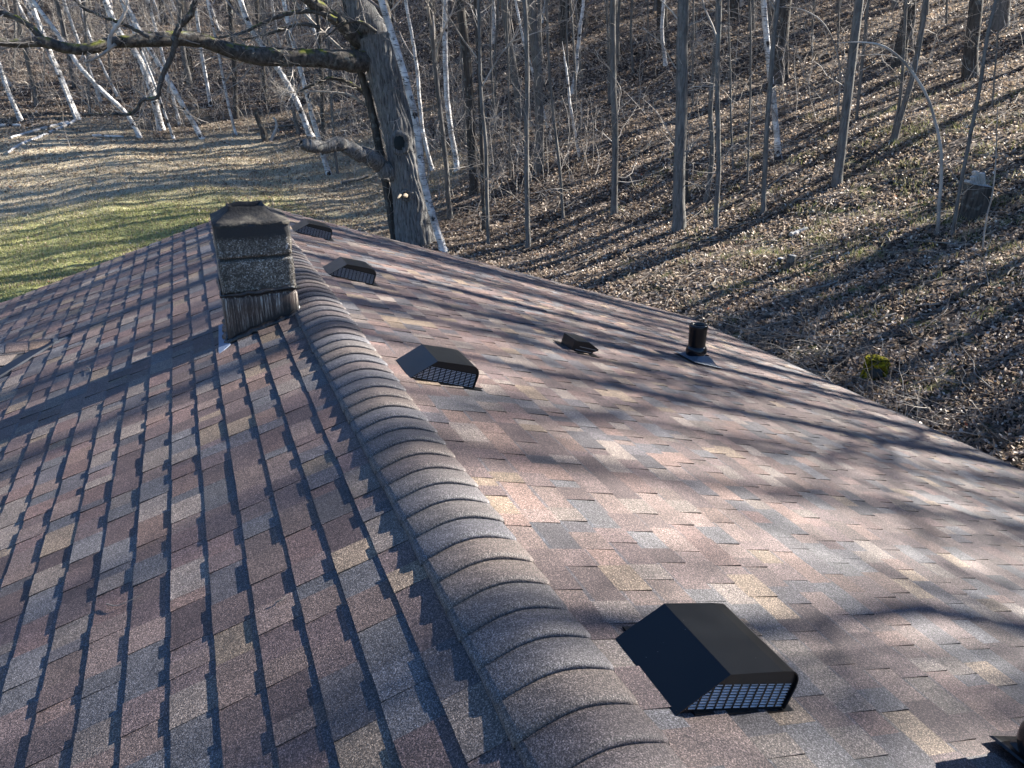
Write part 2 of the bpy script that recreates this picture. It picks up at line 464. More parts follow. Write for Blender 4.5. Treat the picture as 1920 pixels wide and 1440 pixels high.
V, Fc = join(vp)
link("valley_flashing", mesh("valley_flashing", V, Fc), mv, gable)
x = GX0 + .10
for i in range(30):
    cc = [(.17, .165, .155), (.18, .125, .09), (.165, .12, .10), (.12, .115, .12), (.10, .10, .11)][i] if i < 5 else rnd.choice(CAPC)
    V, Fc = cap_mesh(0, .115, .172, .020, .010, cc, r=.03)
    o = link("ridge_cap", mesh("gable_ridge_cap", V, Fc, [cc] * len(Fc), smooth=True), MS, gable, (x - .17 * i - .172, GD_Y, GD_Z + .006), (0, 0, RAD(-90)))

# house body below the roof (fascia, soffit, walls)
msid, nt, b = M("house siding", (.36, .33, .28), .8)
wt = link("fascia", mesh("fascia", *join([box(XR + SL * C - .004, XR + SL * C + .018, YN, YF, ZR - SL * S - .20, ZR - SL * S - .012),
     box(XR - SL * C - .018, XR - SL * C + .004, YN, YF, ZR - SL * S - .20, ZR - SL * S - .012)])), M("dark fascia", (.06, .05, .045), .6)[0], house)
walls = []
hw = SL * C - .45
for x0, x1, y0, y1 in ((XR - hw, XR - hw + .15, YN + .35, YF - .35), (XR + hw - .15, XR + hw, YN + .35, YF - .35)):
    walls.append(box(x0, x1, y0, y1, -.3, ZR - hw * tanp - .05))
for y0 in (YN + .35, YF - .5):
    n = 5; zt = ZR - hw * tanp - .05
    V = []
    for yy in (y0, y0 + .149):
        V += [(XR - hw + .151, yy, -.3), (XR + hw - .151, yy, -.3), (XR + hw - .151, yy, zt), (XR, yy, ZR - .06), (XR - hw + .151, yy, zt)]
    walls.append((V, [(0, 1, 2, 3, 4), (9, 8, 7, 6, 5)] + [(i, (i + 1) % 5, (i + 1) % 5 + 5, i + 5) for i in range(5)]))
link("wall", mesh("wall", *join(walls)), msid, house)
rk = []
for yv in (YN, YF):
    o_ = -.02 if yv == YN else .001
    for sg in (1, -1):
        A = [rp(sg, 0.0, -.034, yv + o_), rp(sg, SL, -.034, yv + o_), rp(sg, SL, -.17, yv + o_), rp(sg, 0, -.17, yv + o_)]
        B = [(p[0], p[1] + .019, p[2]) for p in A]; rk.append((A + B, box(0, 1, 0, 1, 0, 1)[1]))
link("rake_board", mesh("rake_board", *join(rk)), bpy.data.materials["dark fascia"], house)

# ------------------------------------------------------------------ chimney
def rough_box(x0, x1, y0, y1, z0, z1, n=14, amp=.0025, seed=0, ed=.008):
    bm = bmesh.new(); bmesh.ops.create_cube(bm, size=1)
    bmesh.ops.bevel(bm, geom=bm.edges[:], offset=.03, segments=1, affect='EDGES')
    bmesh.ops.subdivide_edges(bm, edges=bm.edges[:], cuts=n, use_grid_fill=True)
    for v_ in bm.verts:
        co = Vector((x0 + (v_.co.x + .5) * (x1 - x0), y0 + (v_.co.y + .5) * (y1 - y0), z0 + (v_.co.z + .5) * (z1 - z0)))
        d = mnoise.noise(co * 38 + Vector((seed, 0, 0))) * amp + mnoise.noise(co * 11 + Vector((0, seed, 0))) * amp * 1.2
        nn = Vector((v_.co.x, v_.co.y, v_.co.z)); k = max(abs(nn.x), abs(nn.y), abs(nn.z)); nn = Vector([q if abs(q) > k * .96 else 0 for q in nn])
        if nn.length > 0: nn.normalize()
        v_.co = co + nn * d
    me = bpy.data.meshes.new("rough"); bm.to_mesh(me); bm.free()
    me.polygons.foreach_set("use_smooth", np.ones(len(me.polygons), bool))
    return me
def mat_block(name, soot):
    m, nt, b = M(name, rough=.55, spec=.6)
    v = coord(nt); f = noi(nt, v, 105, 3, .8)
    c = ramp(nt, f, [(.36, (.014, .012, .010)), (.47, (.085, .070, .052)), (.57, (.20, .175, .14)), (.68, (.70, .68, .65))])
    p = ramp(nt, noi(nt, v, 7, 5, .7), [(.35, .28), (.62, 1.2)]); c = mix(nt, c, p, 1.0, 'MULTIPLY')
    if soot:
        sx = N(nt, "ShaderNodeSeparateXYZ"); nt.links.new(v, sx.inputs[0])
        wob = N(nt, "ShaderNodeMath", operation='MULTIPLY_ADD'); nt.links.new(noi(nt, v, 26, 5, .8), wob.inputs[0]); wob.inputs[1].default_value = .07; nt.links.new(sx.outputs[2], wob.inputs[2])
        k = ramp(nt, wob.outputs[0], [(.0, 0), (1, 1)]); k_ = N(nt, "ShaderNodeMapRange"); nt.links.new(wob.outputs[0], k_.inputs[0])
        k_.inputs[1].default_value = soot; k_.inputs[2].default_value = soot + .05
        c = mix(nt, c, (.008, .008, .009), k_.outputs[0])
    nt.links.new(c, b.inputs["Base Color"]); bump(nt, b, f, .6, .006)
    return m
x0, x1, y0, y1 = CH['x0'], CH['x1'], CH['y0'], CH['y1']
mtar, nt, b = M("roofing tar", (.008, .008, .009), .35, .6); bump(nt, b, noi(nt, coord(nt), 45, 4), .8, .01)
core = link("chimney", mesh("chimney", *box(x0 + .02, x1 - .02, y0 + .02, y1 - .02, 3.9, 5.10)), M("mortar", (.05, .048, .045), .9)[0], house)
o = link("concrete_block", rough_box(x0, x1, y0, y1, 4.722, 4.938, seed=3), mat_block("weathered concrete block", 0), core)
o = link("concrete_block", rough_box(x0, x1, y0, y1, 4.950, 5.160, seed=9), mat_block("sooty concrete block", 5.072), core, label="sooty upper block")
# mortar crown
cx, cy = (x0 + x1) / 2, (y0 + y1) / 2
def ring(hx, hy, z, k=9, ox=-.015, jit=0):
    out = []
    for s_ in range(4):
        a, b_ = [((-1, -1), (1, -1)), ((1, -1), (1, 1)), ((1, 1), (-1, 1)), ((-1, 1), (-1, -1))][s_]
        for i in range(k):
            t = i / k; X_ = cx + ox + hx * (a[0] + (b_[0] - a[0]) * t); Y_ = cy + hy * (a[1] + (b_[1] - a[1]) * t)
            q = Vector((X_, Y_, z)); d = mnoise.noise(q * 16) * jit; out.append((X_ + d, Y_ + d, z + mnoise.noise(q * 21) * jit))
    return out
hx, hy = (x1 - x0) / 2, (y1 - y0) / 2
rings = [ring(hx + .001, hy + .001, 5.146, jit=.006, ox=0), ring(hx + .003, hy + .003, 5.164, jit=.010, ox=0), ring(hx - .022, hy - .02, 5.176, jit=.008, ox=0), ring(hx - .075, hy - .07, 5.202, jit=.008),
         ring(hx - .115, hy - .11, 5.232, jit=.006), ring(.114, .112, 5.252, jit=.010), ring(.106, .105, 5.250, jit=.008), ring(.088, .088, 5.23, jit=.004), ring(.088, .088, 4.95)]
V = [p for r_ in rings for p in r_]; n = 36
Fc = [(j * n + i, j * n + (i + 1) % n, (j + 1) * n + (i + 1) % n, (j + 1) * n + i) for j in range(len(rings) - 1) for i in range(n)]
mc, nt, b = M("sooty mortar crown", rough=.8)
v = coord(nt); f = noi(nt, v, 9, 5, .65)
cc_ = ramp(nt, f, [(.42, (.010, .010, .011)), (.54, (.05, .043, .034)), (.7, (.15, .132, .10))])
sx = N(nt, "ShaderNodeSeparateXYZ"); nt.links.new(v, sx.inputs[0]); k_ = N(nt, "ShaderNodeMapRange"); nt.links.new(sx.outputs[2], k_.inputs[0]); k_.inputs[1].default_value = 5.205; k_.inputs[2].default_value = 5.235
cc_ = mix(nt, cc_, (.006, .006, .007), k_.outputs[0]); nt.links.new(cc_, b.inputs["Base Color"]); bump(nt, b, noi(nt, v, 60, 4), .6, .008)
link("chimney_crown", mesh("chimney_crown", V, Fc, smooth=True), mc, core)
# rusty apron around the foot
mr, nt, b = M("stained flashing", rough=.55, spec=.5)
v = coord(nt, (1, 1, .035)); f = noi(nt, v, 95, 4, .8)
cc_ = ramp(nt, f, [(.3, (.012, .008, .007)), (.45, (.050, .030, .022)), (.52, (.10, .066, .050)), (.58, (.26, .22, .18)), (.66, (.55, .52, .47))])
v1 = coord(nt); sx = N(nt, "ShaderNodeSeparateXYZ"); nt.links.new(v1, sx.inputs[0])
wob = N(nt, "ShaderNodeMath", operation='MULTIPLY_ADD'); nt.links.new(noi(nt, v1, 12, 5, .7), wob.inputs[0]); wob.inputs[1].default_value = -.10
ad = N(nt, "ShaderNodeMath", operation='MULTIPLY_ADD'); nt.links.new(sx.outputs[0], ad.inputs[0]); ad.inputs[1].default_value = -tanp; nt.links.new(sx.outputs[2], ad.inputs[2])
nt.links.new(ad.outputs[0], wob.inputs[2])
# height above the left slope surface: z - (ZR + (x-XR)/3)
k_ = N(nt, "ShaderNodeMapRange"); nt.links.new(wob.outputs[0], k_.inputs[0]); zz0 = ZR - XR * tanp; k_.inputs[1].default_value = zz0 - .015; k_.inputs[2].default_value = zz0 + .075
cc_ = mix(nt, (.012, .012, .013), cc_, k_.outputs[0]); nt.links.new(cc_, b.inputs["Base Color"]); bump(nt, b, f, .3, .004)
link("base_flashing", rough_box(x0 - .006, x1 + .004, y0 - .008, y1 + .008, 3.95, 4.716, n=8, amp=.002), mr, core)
tb = []
def strip(P, Rr, S_=7, seed=1):
    rg = np.random.default_rng(seed); P = np.array(P, float); t = np.linspace(0, 1, len(P)); tt = np.linspace(0, 1, 30)
    Q = np.stack([np.interp(tt, t, P[:, i]) for i in range(3)], 1); Q += rg.normal(0, Rr * .3, Q.shape)
    return tubes(Q[None], (Rr * (1 + rg.normal(0, .3, 30)))[None].clip(Rr * .4), S_)
parts_ = [strip([(x0 - .006, y1, 4.716), (x0 - .006, y0 - .008, 4.716), (x1 + .004, y0 - .008, 4.73), (x1 + .004, y1, 4.73)], .013, seed=2),
          strip([rp(-1, (XR - x0) / C, .01, y1), rp(-1, (XR - x0 + .005) / C, .01, y0 - .012), rp(-1, (XR - x1) / C, .012, y0 - .012), rp(-1, (XR - x1) / C, .02, y1)], .024, seed=4)]
V, Q = cat(parts_); link("tar_seal", mesh("tar_seal", V, Q, smooth=True), mtar, core)
# bare step flashing beside the chimney
mf, nt, b = M("bare aluminium flashing", (.20, .25, .34), .6, .4, .1)
pts = [roof_hit(-1, *p)[2] for p in ((411, 612), (427, 607), (433, 648), (411, 667))]
a = [Vector(p) + Vector((-S, 0, C)) * .009 for p in pts]; b_ = [p - Vector((-S, 0, C)) * .004 for p in a]
link("step_flashing", mesh("step_flashing", [tuple(p) for p in a + b_], box(0, 1, 0, 1, 0, 1)[1]), mf, core)

# ------------------------------------------------------------------ roof vents
mslat, _, _ = M("vent slat", (.92, .92, .93), .5, .5, .0)
mgap, _, _ = M("vent interior", (.006, .006, .008), .7)
def profile():
    P = [(0, 0), (.125, .120), (.305, .129)]
    for i in range(1, 8):
        a = math.pi / 2 - i / 8 * math.pi / 2 * 1.0
        P.append((.335 + .045 * math.cos(a), .084 + .045 * math.sin(a)))
    P += [(.381, .078), (.376, .004)]
    return P
PROF = profile()
def vent(y_front, label, first=None):
    L = .300
    loc = rp(1, .19 * 1.4, .008, y_front)
    if first:
        r_ = first.copy(); COL.objects.link(r_); r_.location = loc; r_['label'] = label
        for ch in list(first.children):
            c_ = ch.copy(); COL.objects.link(c_); c_.parent = r_
        return r_
    t = thing("roof_vent", label, "roof vent", loc, (0, TH, 0), "black slant-back vents along the ridge")
    # hood : sheet folded along the profile, 2 mm thick
    n = len(PROF); V = []; Fc = []
    inner = []
    for i, (s, z) in enumerate(PROF):
        a = PROF[max(0, i - 1)]; c_ = PROF[min(n - 1, i + 1)]; tx, tz = c_[0] - a[0], c_[1] - a[1]; l = math.hypot(tx, tz); inner.append((s + tz / l * .003, z - tx / l * .003))
    for yy in (-.004, L + .004):
        V += [(s, yy, z) for s, z in PROF] + [(s, yy, z) for s, z in inner]
    for i in range(n - 1):
        Fc += [(i, i + 2 * n, i + 1 + 2 * n, i + 1), (n + i, n + i + 1, n + i + 1 + 2 * n, n + i + 2 * n), (i, i + 1, n + i + 1, n + i), (2 * n + i, 3 * n + i, 3 * n + i + 1, 2 * n + i + 1)]
    Fc += [(0, n, 3 * n, 2 * n), (n - 1, 3 * n - 1, 4 * n - 1, 2 * n - 1)]
    link("hood", mesh("hood", V, Fc), MB, t)
    nb = 11; zt = .083
    for yy, sgn in ((.004, 1), (L - .004, -1)):
        # band above the screen
        top = [p for p in PROF if p[1] > zt]
        sl_ = (.125 / .120) * zt
        poly = [(sl_ + .003, zt)] + [(s if s < .3 else s - .003, z - .002) for s, z in top] + [(.378, zt)]
        V = [(s, yy, z) for s, z in poly] + [(s, yy + sgn * .004, z) for s, z in poly]; k = len(poly)
        Fc = [tuple(range(k)), tuple(range(2 * k - 1, k - 1, -1))] + [(i, (i + 1) % k, (i + 1) % k + k, i + k) for i in range(k)]
        link("end_panel", mesh("end_panel", V, Fc), MB, t)
        # slats
        bars, slats = [], []
        for j in range(9):
            z = .008 + j * .0088
            s0 = z * 1.042 + .008
            slats.append(box(s0, .372, min(yy + sgn * .0015, yy + sgn * .007), max(yy + sgn * .0015, yy + sgn * .007), z, z + .0012))
        for j in range(nb + 1):
            s = .372 - j * .0305
            h = min(zt, s / 1.042 - .002)
            if h < .01: continue
            bars.append(box(s - .0026, s + .0026, min(yy, yy + sgn * .0015), max(yy, yy + sgn * .0015), .001, h))
        bars.append(box(.004, .376, min(yy, yy + sgn * .003), max(yy, yy + sgn * .003), -.001, .006))
        link("screen", mesh("screen", *join(slats)), mslat, t)
        link("screen_frame", mesh("screen_frame", *join(bars)), MB, t)
        s0 = .004
        P = [(s0 + .004, .002), (.376, .002), (.376, zt), (s0 + zt * 1.042, zt)]
        V = [(s, yy + sgn * .012, z) for s, z in P]
        link("screen_dark", mesh("screen_dark", V, [(0, 1, 2, 3)]), mgap, t)  # near-black sheet stands in for the dark hollow behind the slats
    link("flange", mesh("flange", *box(.06, .43, -.006, L + .06, -.004, .0012)), MB, t)
    return t
v1_ = vent(1.221, "largest black slant-back roof vent at the lower right of the roof")
vent(3.74, "second nearest black roof vent, beside the ridge caps in front of the chimney", v1_)
vent(6.25, "third black roof vent up the ridge, just right of the chimney", v1_)
vent(8.31, "farthest and smallest black ridge vent, behind the chimney's upper right", v1_)

# low exhaust hood
s_, y_, P_ = roof_hit(1, 1100, 664)
t = thing("exhaust_vent", "small low black exhaust hood in the middle of the right roof slope", "exhaust vent", rp(1, s_ - .16, .007, y_ - .02), (0, TH, 0))
pr = [(0, 0), (0, .095), (.02, .092), (.135, .100), (.250, .055), (.243, .040), (.205, .024), (.19, .0)]
def extr(pr, w0, w1, inset=0):
    k = len(pr); V = [(s, w0, z) for s, z in pr] + [(s, w1, z) for s, z in pr]
    return V, [tuple(range(k)), tuple(range(2 * k - 1, k - 1, -1))] + [(i, i + k, (i + 1) % k + k, (i + 1) % k) for i in range(k)]
o = link("hood", mesh("hood", *extr(pr, 0, .21)), MB, t); bevel(o, .004)
link("trim", mesh("trim", *join([box(.06, .225, -.003, 0, .044, .049), box(.03, .185, -.003, 0, .014, .019)])), M("light metal seam", (.25, .26, .28), .4, .5, .6)[0], t)  # two lighter strips for the seams on the hood's near side
link("flange", mesh("flange", *box(-.05, .25, -.05, .26, -.003, .0012)), MB, t)
o = link("damper", mesh("damper", *box(.19, .2, .02, .19, .004, .04)), mgap, t)

# plumbing vents
def pipe_vent(loc, label, sc=1.0):
    t = thing("vent_pipe", label, "vent pipe", loc, (0, 0, 0), "black plumbing vent pipes on the right slope")
    t.scale = (sc, sc, sc)
    link("pipe", mesh("pipe", *lathe([(.080, .10), (.086, .155), (.087, .165), (.091, .335), (.0925, .342), (.0925, .372), (.089, .380), (.062, .381), (.056, .376), (.054, .34), (.054, .2)], 44), smooth=True), MB, t)
    link("boot", mesh("boot", *lathe([(.078, -.03), (.084, .0), (.098, .045), (.107, .085), (.106, .115), (.098, .142), (.088, .156), (.084, .158)], 44), smooth=True), MBG, t)
    link("cap", mesh("cap", *lathe([(.0, .352), (.050, .352), (.053, .345)], 32)), M("pipe mouth", (.04, .055, .06), .25)[0], t)
    # metal base: pyramid on the slope
    mg, _, _ = M("galvanised base", (.10, .12, .145), .45, .5, .2)
    k = 24; V = []; Fc = []
    for j in range(k):
        a = 2 * math.pi * j / k; ca, sa = math.cos(a), math.sin(a); q = 1 / max(abs(ca), abs(sa))
        for rr, hgt in ((.185 * q, .0015), (.175 * q, .008), (.150 * min(q, 1.25), .012), (.105, .068), (.09, .075)):
            x_, y_ = rr * ca, rr * sa
            V.append((x_ * C + hgt * S, y_, -x_ * S + hgt * C))
    for j in range(k):
        for i in range(4): Fc.append((j * 5 + i, ((j + 1) % k) * 5 + i, ((j + 1) % k) * 5 + i + 1, j * 5 + i + 1))
    o = link("base_flashing", mesh("base_flashing", V, Fc), mg if sc == 1.0 else MB, t, (.028 * sc, -.01, .0)); o.scale = (1, 1, 1) if sc == 1.0 else (.8, .8, 1)
    return t
s_, y_, P_ = roof_hit(1, 1303, 677)
pipe_vent(rp(1, s_, .012, y_), "tall black plumbing vent pipe with bulbous boot near the right eave")
s_, y_, P_ = roof_hit(1, 1966, 1452)
pipe_vent(rp(1, s_, .010, y_), "black bulb-footed vent pipe cut off by the photo's bottom right corner", .92)

# ------------------------------------------------------------------ trees
def resample(P, n):
    P = np.asarray(P, float); d = np.r_[0, np.cumsum(np.linalg.norm(np.diff(P, axis=0), axis=1))]
    # smooth (Catmull-like via cubic hermite on np.interp of gradients)
    t = np.linspace(0, d[-1], n); g = np.gradient(P, d, axis=0) if len(P) > 2 else None
    if g is None: return np.stack([np.interp(t, d, P[:, i]) for i in range(3)], 1)
    k = np.clip(np.searchsorted(d, t, side='right') - 1, 0, len(d) - 2); h = (d[k + 1] - d[k])[:, None]; u = ((t - d[k])[:, None]) / h
    return (2 * u**3 - 3 * u**2 + 1) * P[k] + (u**3 - 2 * u**2 + u) * h * g[k] + (-2 * u**3 + 3 * u**2) * P[k + 1] + (u**3 - u**2) * h * g[k + 1]
def grow(rg, P, R, n_per, t0, t1, lf, ang, up, npts, rf, rmin=.003, wob=.12):
    B, Np, _ = P.shape
    L = np.linalg.norm(np.diff(P, axis=1), axis=2).sum(1)
    pi = np.repeat(np.arange(B), n_per); t = rg.uniform(t0, t1, len(pi))
    f = t * (Np - 1); i0 = np.clip(f.astype(int), 0, Np - 2); fr = (f - i0)[:, None]
    base = P[pi, i0] * (1 - fr) + P[pi, i0 + 1] * fr
    tan = norm(P[pi, i0 + 1] - P[pi, i0]); r0 = (R[pi, i0] * (1 - fr[:, 0]) + R[pi, i0 + 1] * fr[:, 0])
    rv = norm(np.cross(tan, rg.normal(size=tan.shape)))
    a = np.radians(rg.uniform(*ang, len(pi)))[:, None]
    d = tan * np.cos(a) + rv * np.sin(a)
    ln = L[pi] * rg.uniform(*lf, len(pi)) * (1.15 - .75 * (t - t0) / max(1e-6, (t1 - t0)))
    out = np.zeros((len(pi), npts, 3)); out[:, 0] = base; cur = base.copy(); seg = (ln / (npts - 1))[:, None]
    for j in range(1, npts):
        d = norm(d + rg.normal(0, wob, d.shape) + np.array([0, 0, up]) / (npts - 1)); cur = cur + d * seg; out[:, j] = cur
    rr = (np.maximum(np.minimum(r0 * rf, ln * .0095), rmin))[:, None] * np.linspace(1, .35, npts)[None]
    return out, rr
def crown(rg, T, R, H, n1, t0=.35, q=1.0, rmin=.006, lf=(.22, .38), low=6):
    """bare crown from a trunk path"""
    P, Rr = T[None], R[None]; parts = []
    b1, r1 = grow(rg, P, Rr, n1, t0, .98, lf, (28, 62), .35, 8, .45, .012); parts.append(tubes(b1, r1, 5))
    b2, r2 = grow(rg, b1, r1, max(3, int(5 * q)), .25, .98, (.3, .6), (25, 60), .2, 5, .6, rmin * 1.3); parts.append(tubes(b2, r2, 4))
    b3, r3 = grow(rg, b2, r2, max(2, int(3 * q)), .2, 1, (.35, .7), (25, 60), .1, 4, .7, rmin, .2); parts.append(tubes(b3, r3, 3))
    if low:                           # small twigs on the lower stem
        l1, lr = grow(rg, P, Rr, low * 3, .04, t0 + .1, (.04, .13), (45, 95), .1, 6, .18, rmin * 1.1, .28); parts.append(tubes(l1, lr, 3))
        l2, lr2 = grow(rg, l1, lr, 3, .3, 1, (.3, .6), (30, 70), .0, 4, .7, rmin * .7, .25); parts.append(tubes(l2, lr2, 3))
    return cat(parts)
def flare(n, H, r0, taper=.72, fl=.5, fh=.5):
    z = np.linspace(0, H, n); r = r0 * (1 - (z / H) * taper * .55) ** 1.0 * np.clip((1 - z / H) * 6, .12, 1) ** .5
    return r * (1 + fl * np.exp(-z / fh))
HD = norm(np.array([math.sin(RAD(22.2)), math.cos(RAD(22.2)), 0.0]))
def px_path(pts):
    """pixel polyline -> world points in the upright plane through the foot facing the camera"""
    P0 = hit(*pts[0]); nrm = norm(np.array([P0[0], P0[1], 0.0])); out = [P0]; o0 = np.array([0, 0, CAMZ])
    for p in pts[1:]:
        d = ray(*p); t = ((P0 - o0) @ nrm) / (d @ nrm); out.append(o0 + d * t)
    return P0, np.array(out)
TREES = []
def path_tree(name, pts, wpx, kind, label, H=16, n1=16, q=1.0, low=8, ext=True, rg=None, cat_="tree", group=None, low_only=False, tip=.7):
    rg = rg or np.random.default_rng(abs(hash_(label)) % 100000)
    P0, W = px_path(pts)
    zc = (P0 - np.array([0, 0, CAMZ])) @ (-RM[:, 2]); r0 = wpx / F * zc / 2
    L = np.linalg.norm(np.diff(W, axis=0), axis=1).sum()
    if ext and H > L:
        d = norm(W[-1] - W[-2]); rem = H - L; ns = 5; cur = W[-1].copy(); extp = []
        for i in range(ns):
            d = norm(d + np.array([0, 0, .16]) + rg.normal(0, .035, 3)); cur = cur + d * rem / ns; extp.append(cur)
        W = np.vstack([W, extp])
    W = W - P0; W[0, 2] -= .12
    n = 40; T = resample(W, n)
    w = rg.normal(0, 1, (n, 3)); w = np.cumsum(w, 0); w -= np.linspace(0, 1, n)[:, None] * w[-1]; w[:, 2] = 0
    T = T + w * r0 * .11
    tot = np.linalg.norm(np.diff(T, axis=0), axis=1).sum()
    R = flare(n, tot, r0 * 1.04, taper=.95 if not ext else tip, fl=.38 if kind != 'sapling' else .15, fh=r0 * 2.2)
    t = thing(name, label, cat_, tuple(P0), group=group)
    mt, mw = {'grey': (MGREY, MTW), 'dark': (MDARK, MTW), 'birch': (MBIRCH, MTWB), 'sapling': (MTW, MTW), 'pale': (MGREY, MTW)}[kind]
    TREES.append((P0[0], P0[1]))
    link("trunk", mesh("trunk", *tubes(T[None], R[None], 14 if wpx > 7 else 8), smooth=True), mt, t)
    rmn = max(.004, .00045 * zc / 1.0)
    if low_only: V, Q = cat([tubes(*grow(rg, T[None], R[None], low, .1, .95, (.06, .16), (40, 80), .2, 6, .5, rmn, .25), 3)])
    else: V, Q = crown(rg, T, R, H, max(5, int(n1 * .8)), q=q, rmin=rmn * .8, low=low)
    link("branches", mesh("branches", V, Q), mw, t, kind="stuff")
    return t
def hash_(s):
    h = 7
    for ch in s: h = (h * 131 + ord(ch)) & 0xffffffff
    return h
PT = path_tree
# right-hand hillside
PT("maple_tree", [(1272, 432), (1273, 200), (1277, 0)], 22, 'grey', "sturdy upright grey trunk with pale lichen spots on the middle of the hillside", 18, 20)
PT("maple_tree", [(1153, 400), (1153, 250), (1151, 100), (1153, 0)], 12, 'grey', "slim straight grey trunk whose stem splits in two near the top edge", 17, 16)
PT("young_maple", [(1153, 150), (1160, 60), (1163, 0)], 6, 'grey', "thin second stem close beside the slim forked grey trunk", 10, 8)
PT("maple_tree", [(1343, 427), (1346, 300), (1344, 160), (1349, 0)], 9, 'grey', "wavy slender trunk right of the sturdy lichen-spotted trunk", 14, 12)
PT("maple_tree", [(1324, 378), (1336, 270), (1333, 190), (1342, 100), (1347, 0)], 9, 'grey', "bent slender trunk crossing behind the wavy one", 14, 10)
PT("maple_tree", [(1288, 378), (1285, 250), (1282, 100), (1283, 0)], 7, 'dark', "thin dark stem half hidden behind the sturdy lichen-spotted trunk", 13, 8)
PT("birch_tree", [(1461, 299), (1451, 190), (1439, 90), (1431, 0)], 11, 'birch', "bright white birch with black bands leaning left on the open hillside", 15, 14)
PT("dead_tree", [(1431, 400), (1435, 278), (1442, 171), (1452, 60), (1457, 0)], 9, 'grey', "grey weathered stem with broken pale foot in front of the banded white birch", 14, 8)
PT("oak_tree", [(1463, 152), (1466, 70), (1470, 0)], 24, 'dark', "thick dark trunk up the slope behind the banded white birch", 20, 18)
PT("maple_tree", [(1570, 346), (1583, 240), (1594, 150), (1611, 0)], 16, 'grey', "grey trunk leaning right with mossy grass at its foot", 17, 16)
PT("bent_sapling", [(1572, 228), (1566, 90), (1540, 40), (1500, 17), (1463, 13)], 4, 'sapling', "thin sapling arching left to the banded birch's top", 0, 0, ext=False, low_only=True)
PT("maple_tree", [(1675, 265), (1690, 215), (1707, 162), (1721, 100), (1736, 0)], 10, 'grey', "double trunk tree leaning right, left of the bowed sapling's arch", 14, 12)
PT("young_maple", [(1672, 262), (1686, 200), (1694, 120), (1700, 0)], 6, 'grey', "thin upright stem rising behind the leaning double trunk", 12, 8)
PT("bent_sapling", [(1760, 440), (1756, 239), (1740, 185), (1728, 162), (1698, 120), (1655, 86), (1604, 79), (1570, 81)], 7, 'sapling', "long bare sapling bowed over to the left in a wide arch", 0, 0, ext=False, low_only=True, low=12)
PT("young_maple", [(1786, 440), (1796, 370), (1809, 299), (1823, 235), (1843, 128), (1856, 50), (1869, 0)], 7, 'grey', "crooked young tree leaning right just left of the big cut stump", 11, 10)
PT("bent_sapling", [(1843, 466), (1852, 400), (1861, 363), (1868, 270), (1872, 180)], 3.2, 'sapling', "spindly stem standing in front of the big cut stump", 0, 0, ext=False, low_only=True)
PT("oak_tree", [(1822, 145), (1826, 60), (1832, 0)], 23, 'dark', "thick dark trunk with spreading roots near the top right", 20, 18)
PT("oak_tree", [(1875, 52), (1878, 20), (1880, 0)], 25, 'grey', "stout grey trunk in the upper right corner behind the crooked young tree", 20, 18)
PT("oak_tree", [(1243, 83), (1241, 30), (1240, 0)], 19, 'dark', "dark trunk with wide foot high on the slope left of the sturdy lichen trunk", 20, 16)
PT("oak_tree", [(1378, 36), (1379, 0)], 16, 'dark', "dark trunk high on the slope near the top centre right", 20, 14)
PT("maple_tree", [(1409, 57), (1407, 0)], 11, 'grey', "grey trunk beside the high dark trunk near the top centre right", 18, 12)
for pts, w, lb in (([(1187, 137), (1184, 60), (1186, 0)], 5, "thin grey pole tree right of the slim forked trunk, its foot in shade"),
                   ([(1213, 107), (1215, 50), (1214, 0)], 4, "very thin pole tree left of the wide-footed dark trunk"),
                   ([(1143, 194), (1141, 90), (1139, 0)], 5, "thin pale pole tree directly left of the slim forked trunk"),
                   ([(1299, 198), (1299, 100), (1301, 0)], 4, "thin lit pole tree just right of the sturdy lichen-spotted trunk"),
                   ([(1401, 345), (1405, 250), (1408, 120), (1406, 0)], 4, "slender brown pole tree left of the broken-footed grey stem"),
                   ([(1375, 318), (1371, 240), (1370, 150), (1366, 0)], 4, "slender dark pole tree between the wavy trunk and the banded birch"),
                   ([(1606, 224), (1613, 150), (1620, 80), (1628, 0)], 6, "thin grey pole tree right behind the leaning mossy-footed trunk"),
                   ([(1571, 95), (1572, 0)], 4, "short-looking thin pole tree above the bowed sapling's tip"),
                   ([(1523, 100), (1524, 50), (1528, 0)], 4, "thin pole tree between the thick dark trunk and the arching sapling"),
                   ([(1775, 45), (1776, 0)], 4, "thin pole tree high up left of the thick rooted trunk"),
                   ([(1861, 200), (1866, 120), (1872, 40), (1874, 0)], 3, "faint thin pole tree right of the crooked young tree")):
    PT("pole_tree", pts, w, 'grey', lb, 12, 8, .8, 5)
# centre
PT("birch_tree", [(833, 470), (787, 317), (770, 200), (747, 117), (727, 50), (713, 0)], 13, 'birch', "long white birch leaning left across the front of the giant oak", 17, 14)
PT("maple_tree", [(744, 452), (727, 370), (713, 300), (693, 200), (675, 127), (660, 60)], 15, 'dark', "dark leaning trunk close behind the left side of the giant oak", 16, 10)
PT("maple_tree", [(738, 425), (731, 340), (716, 260), (700, 190), (690, 120)], 9, 'grey', "sunlit thin trunk squeezed between the giant oak and the dark leaning trunk", 13, 8)
PT("maple_tree", [(843, 408), (836, 330), (828, 260), (820, 190), (811, 100), (803, 0)], 9, 'grey', "slender grey trunk right of the leaning white birch, foot near the roof", 15, 12)
PT("birch_tree", [(857, 320), (846, 260), (840, 200), (836, 100), (837, 0)], 10, 'birch', "upright white birch with fallen wood at its foot, right of the giant oak", 16, 12)
PT("maple_tree", [(917, 456), (914, 380), (912, 300), (904, 200), (900, 120), (897, 0)], 7, 'grey', "tall slender trunk with its foot by the roof edge, nearer of a close pair", 14, 10)
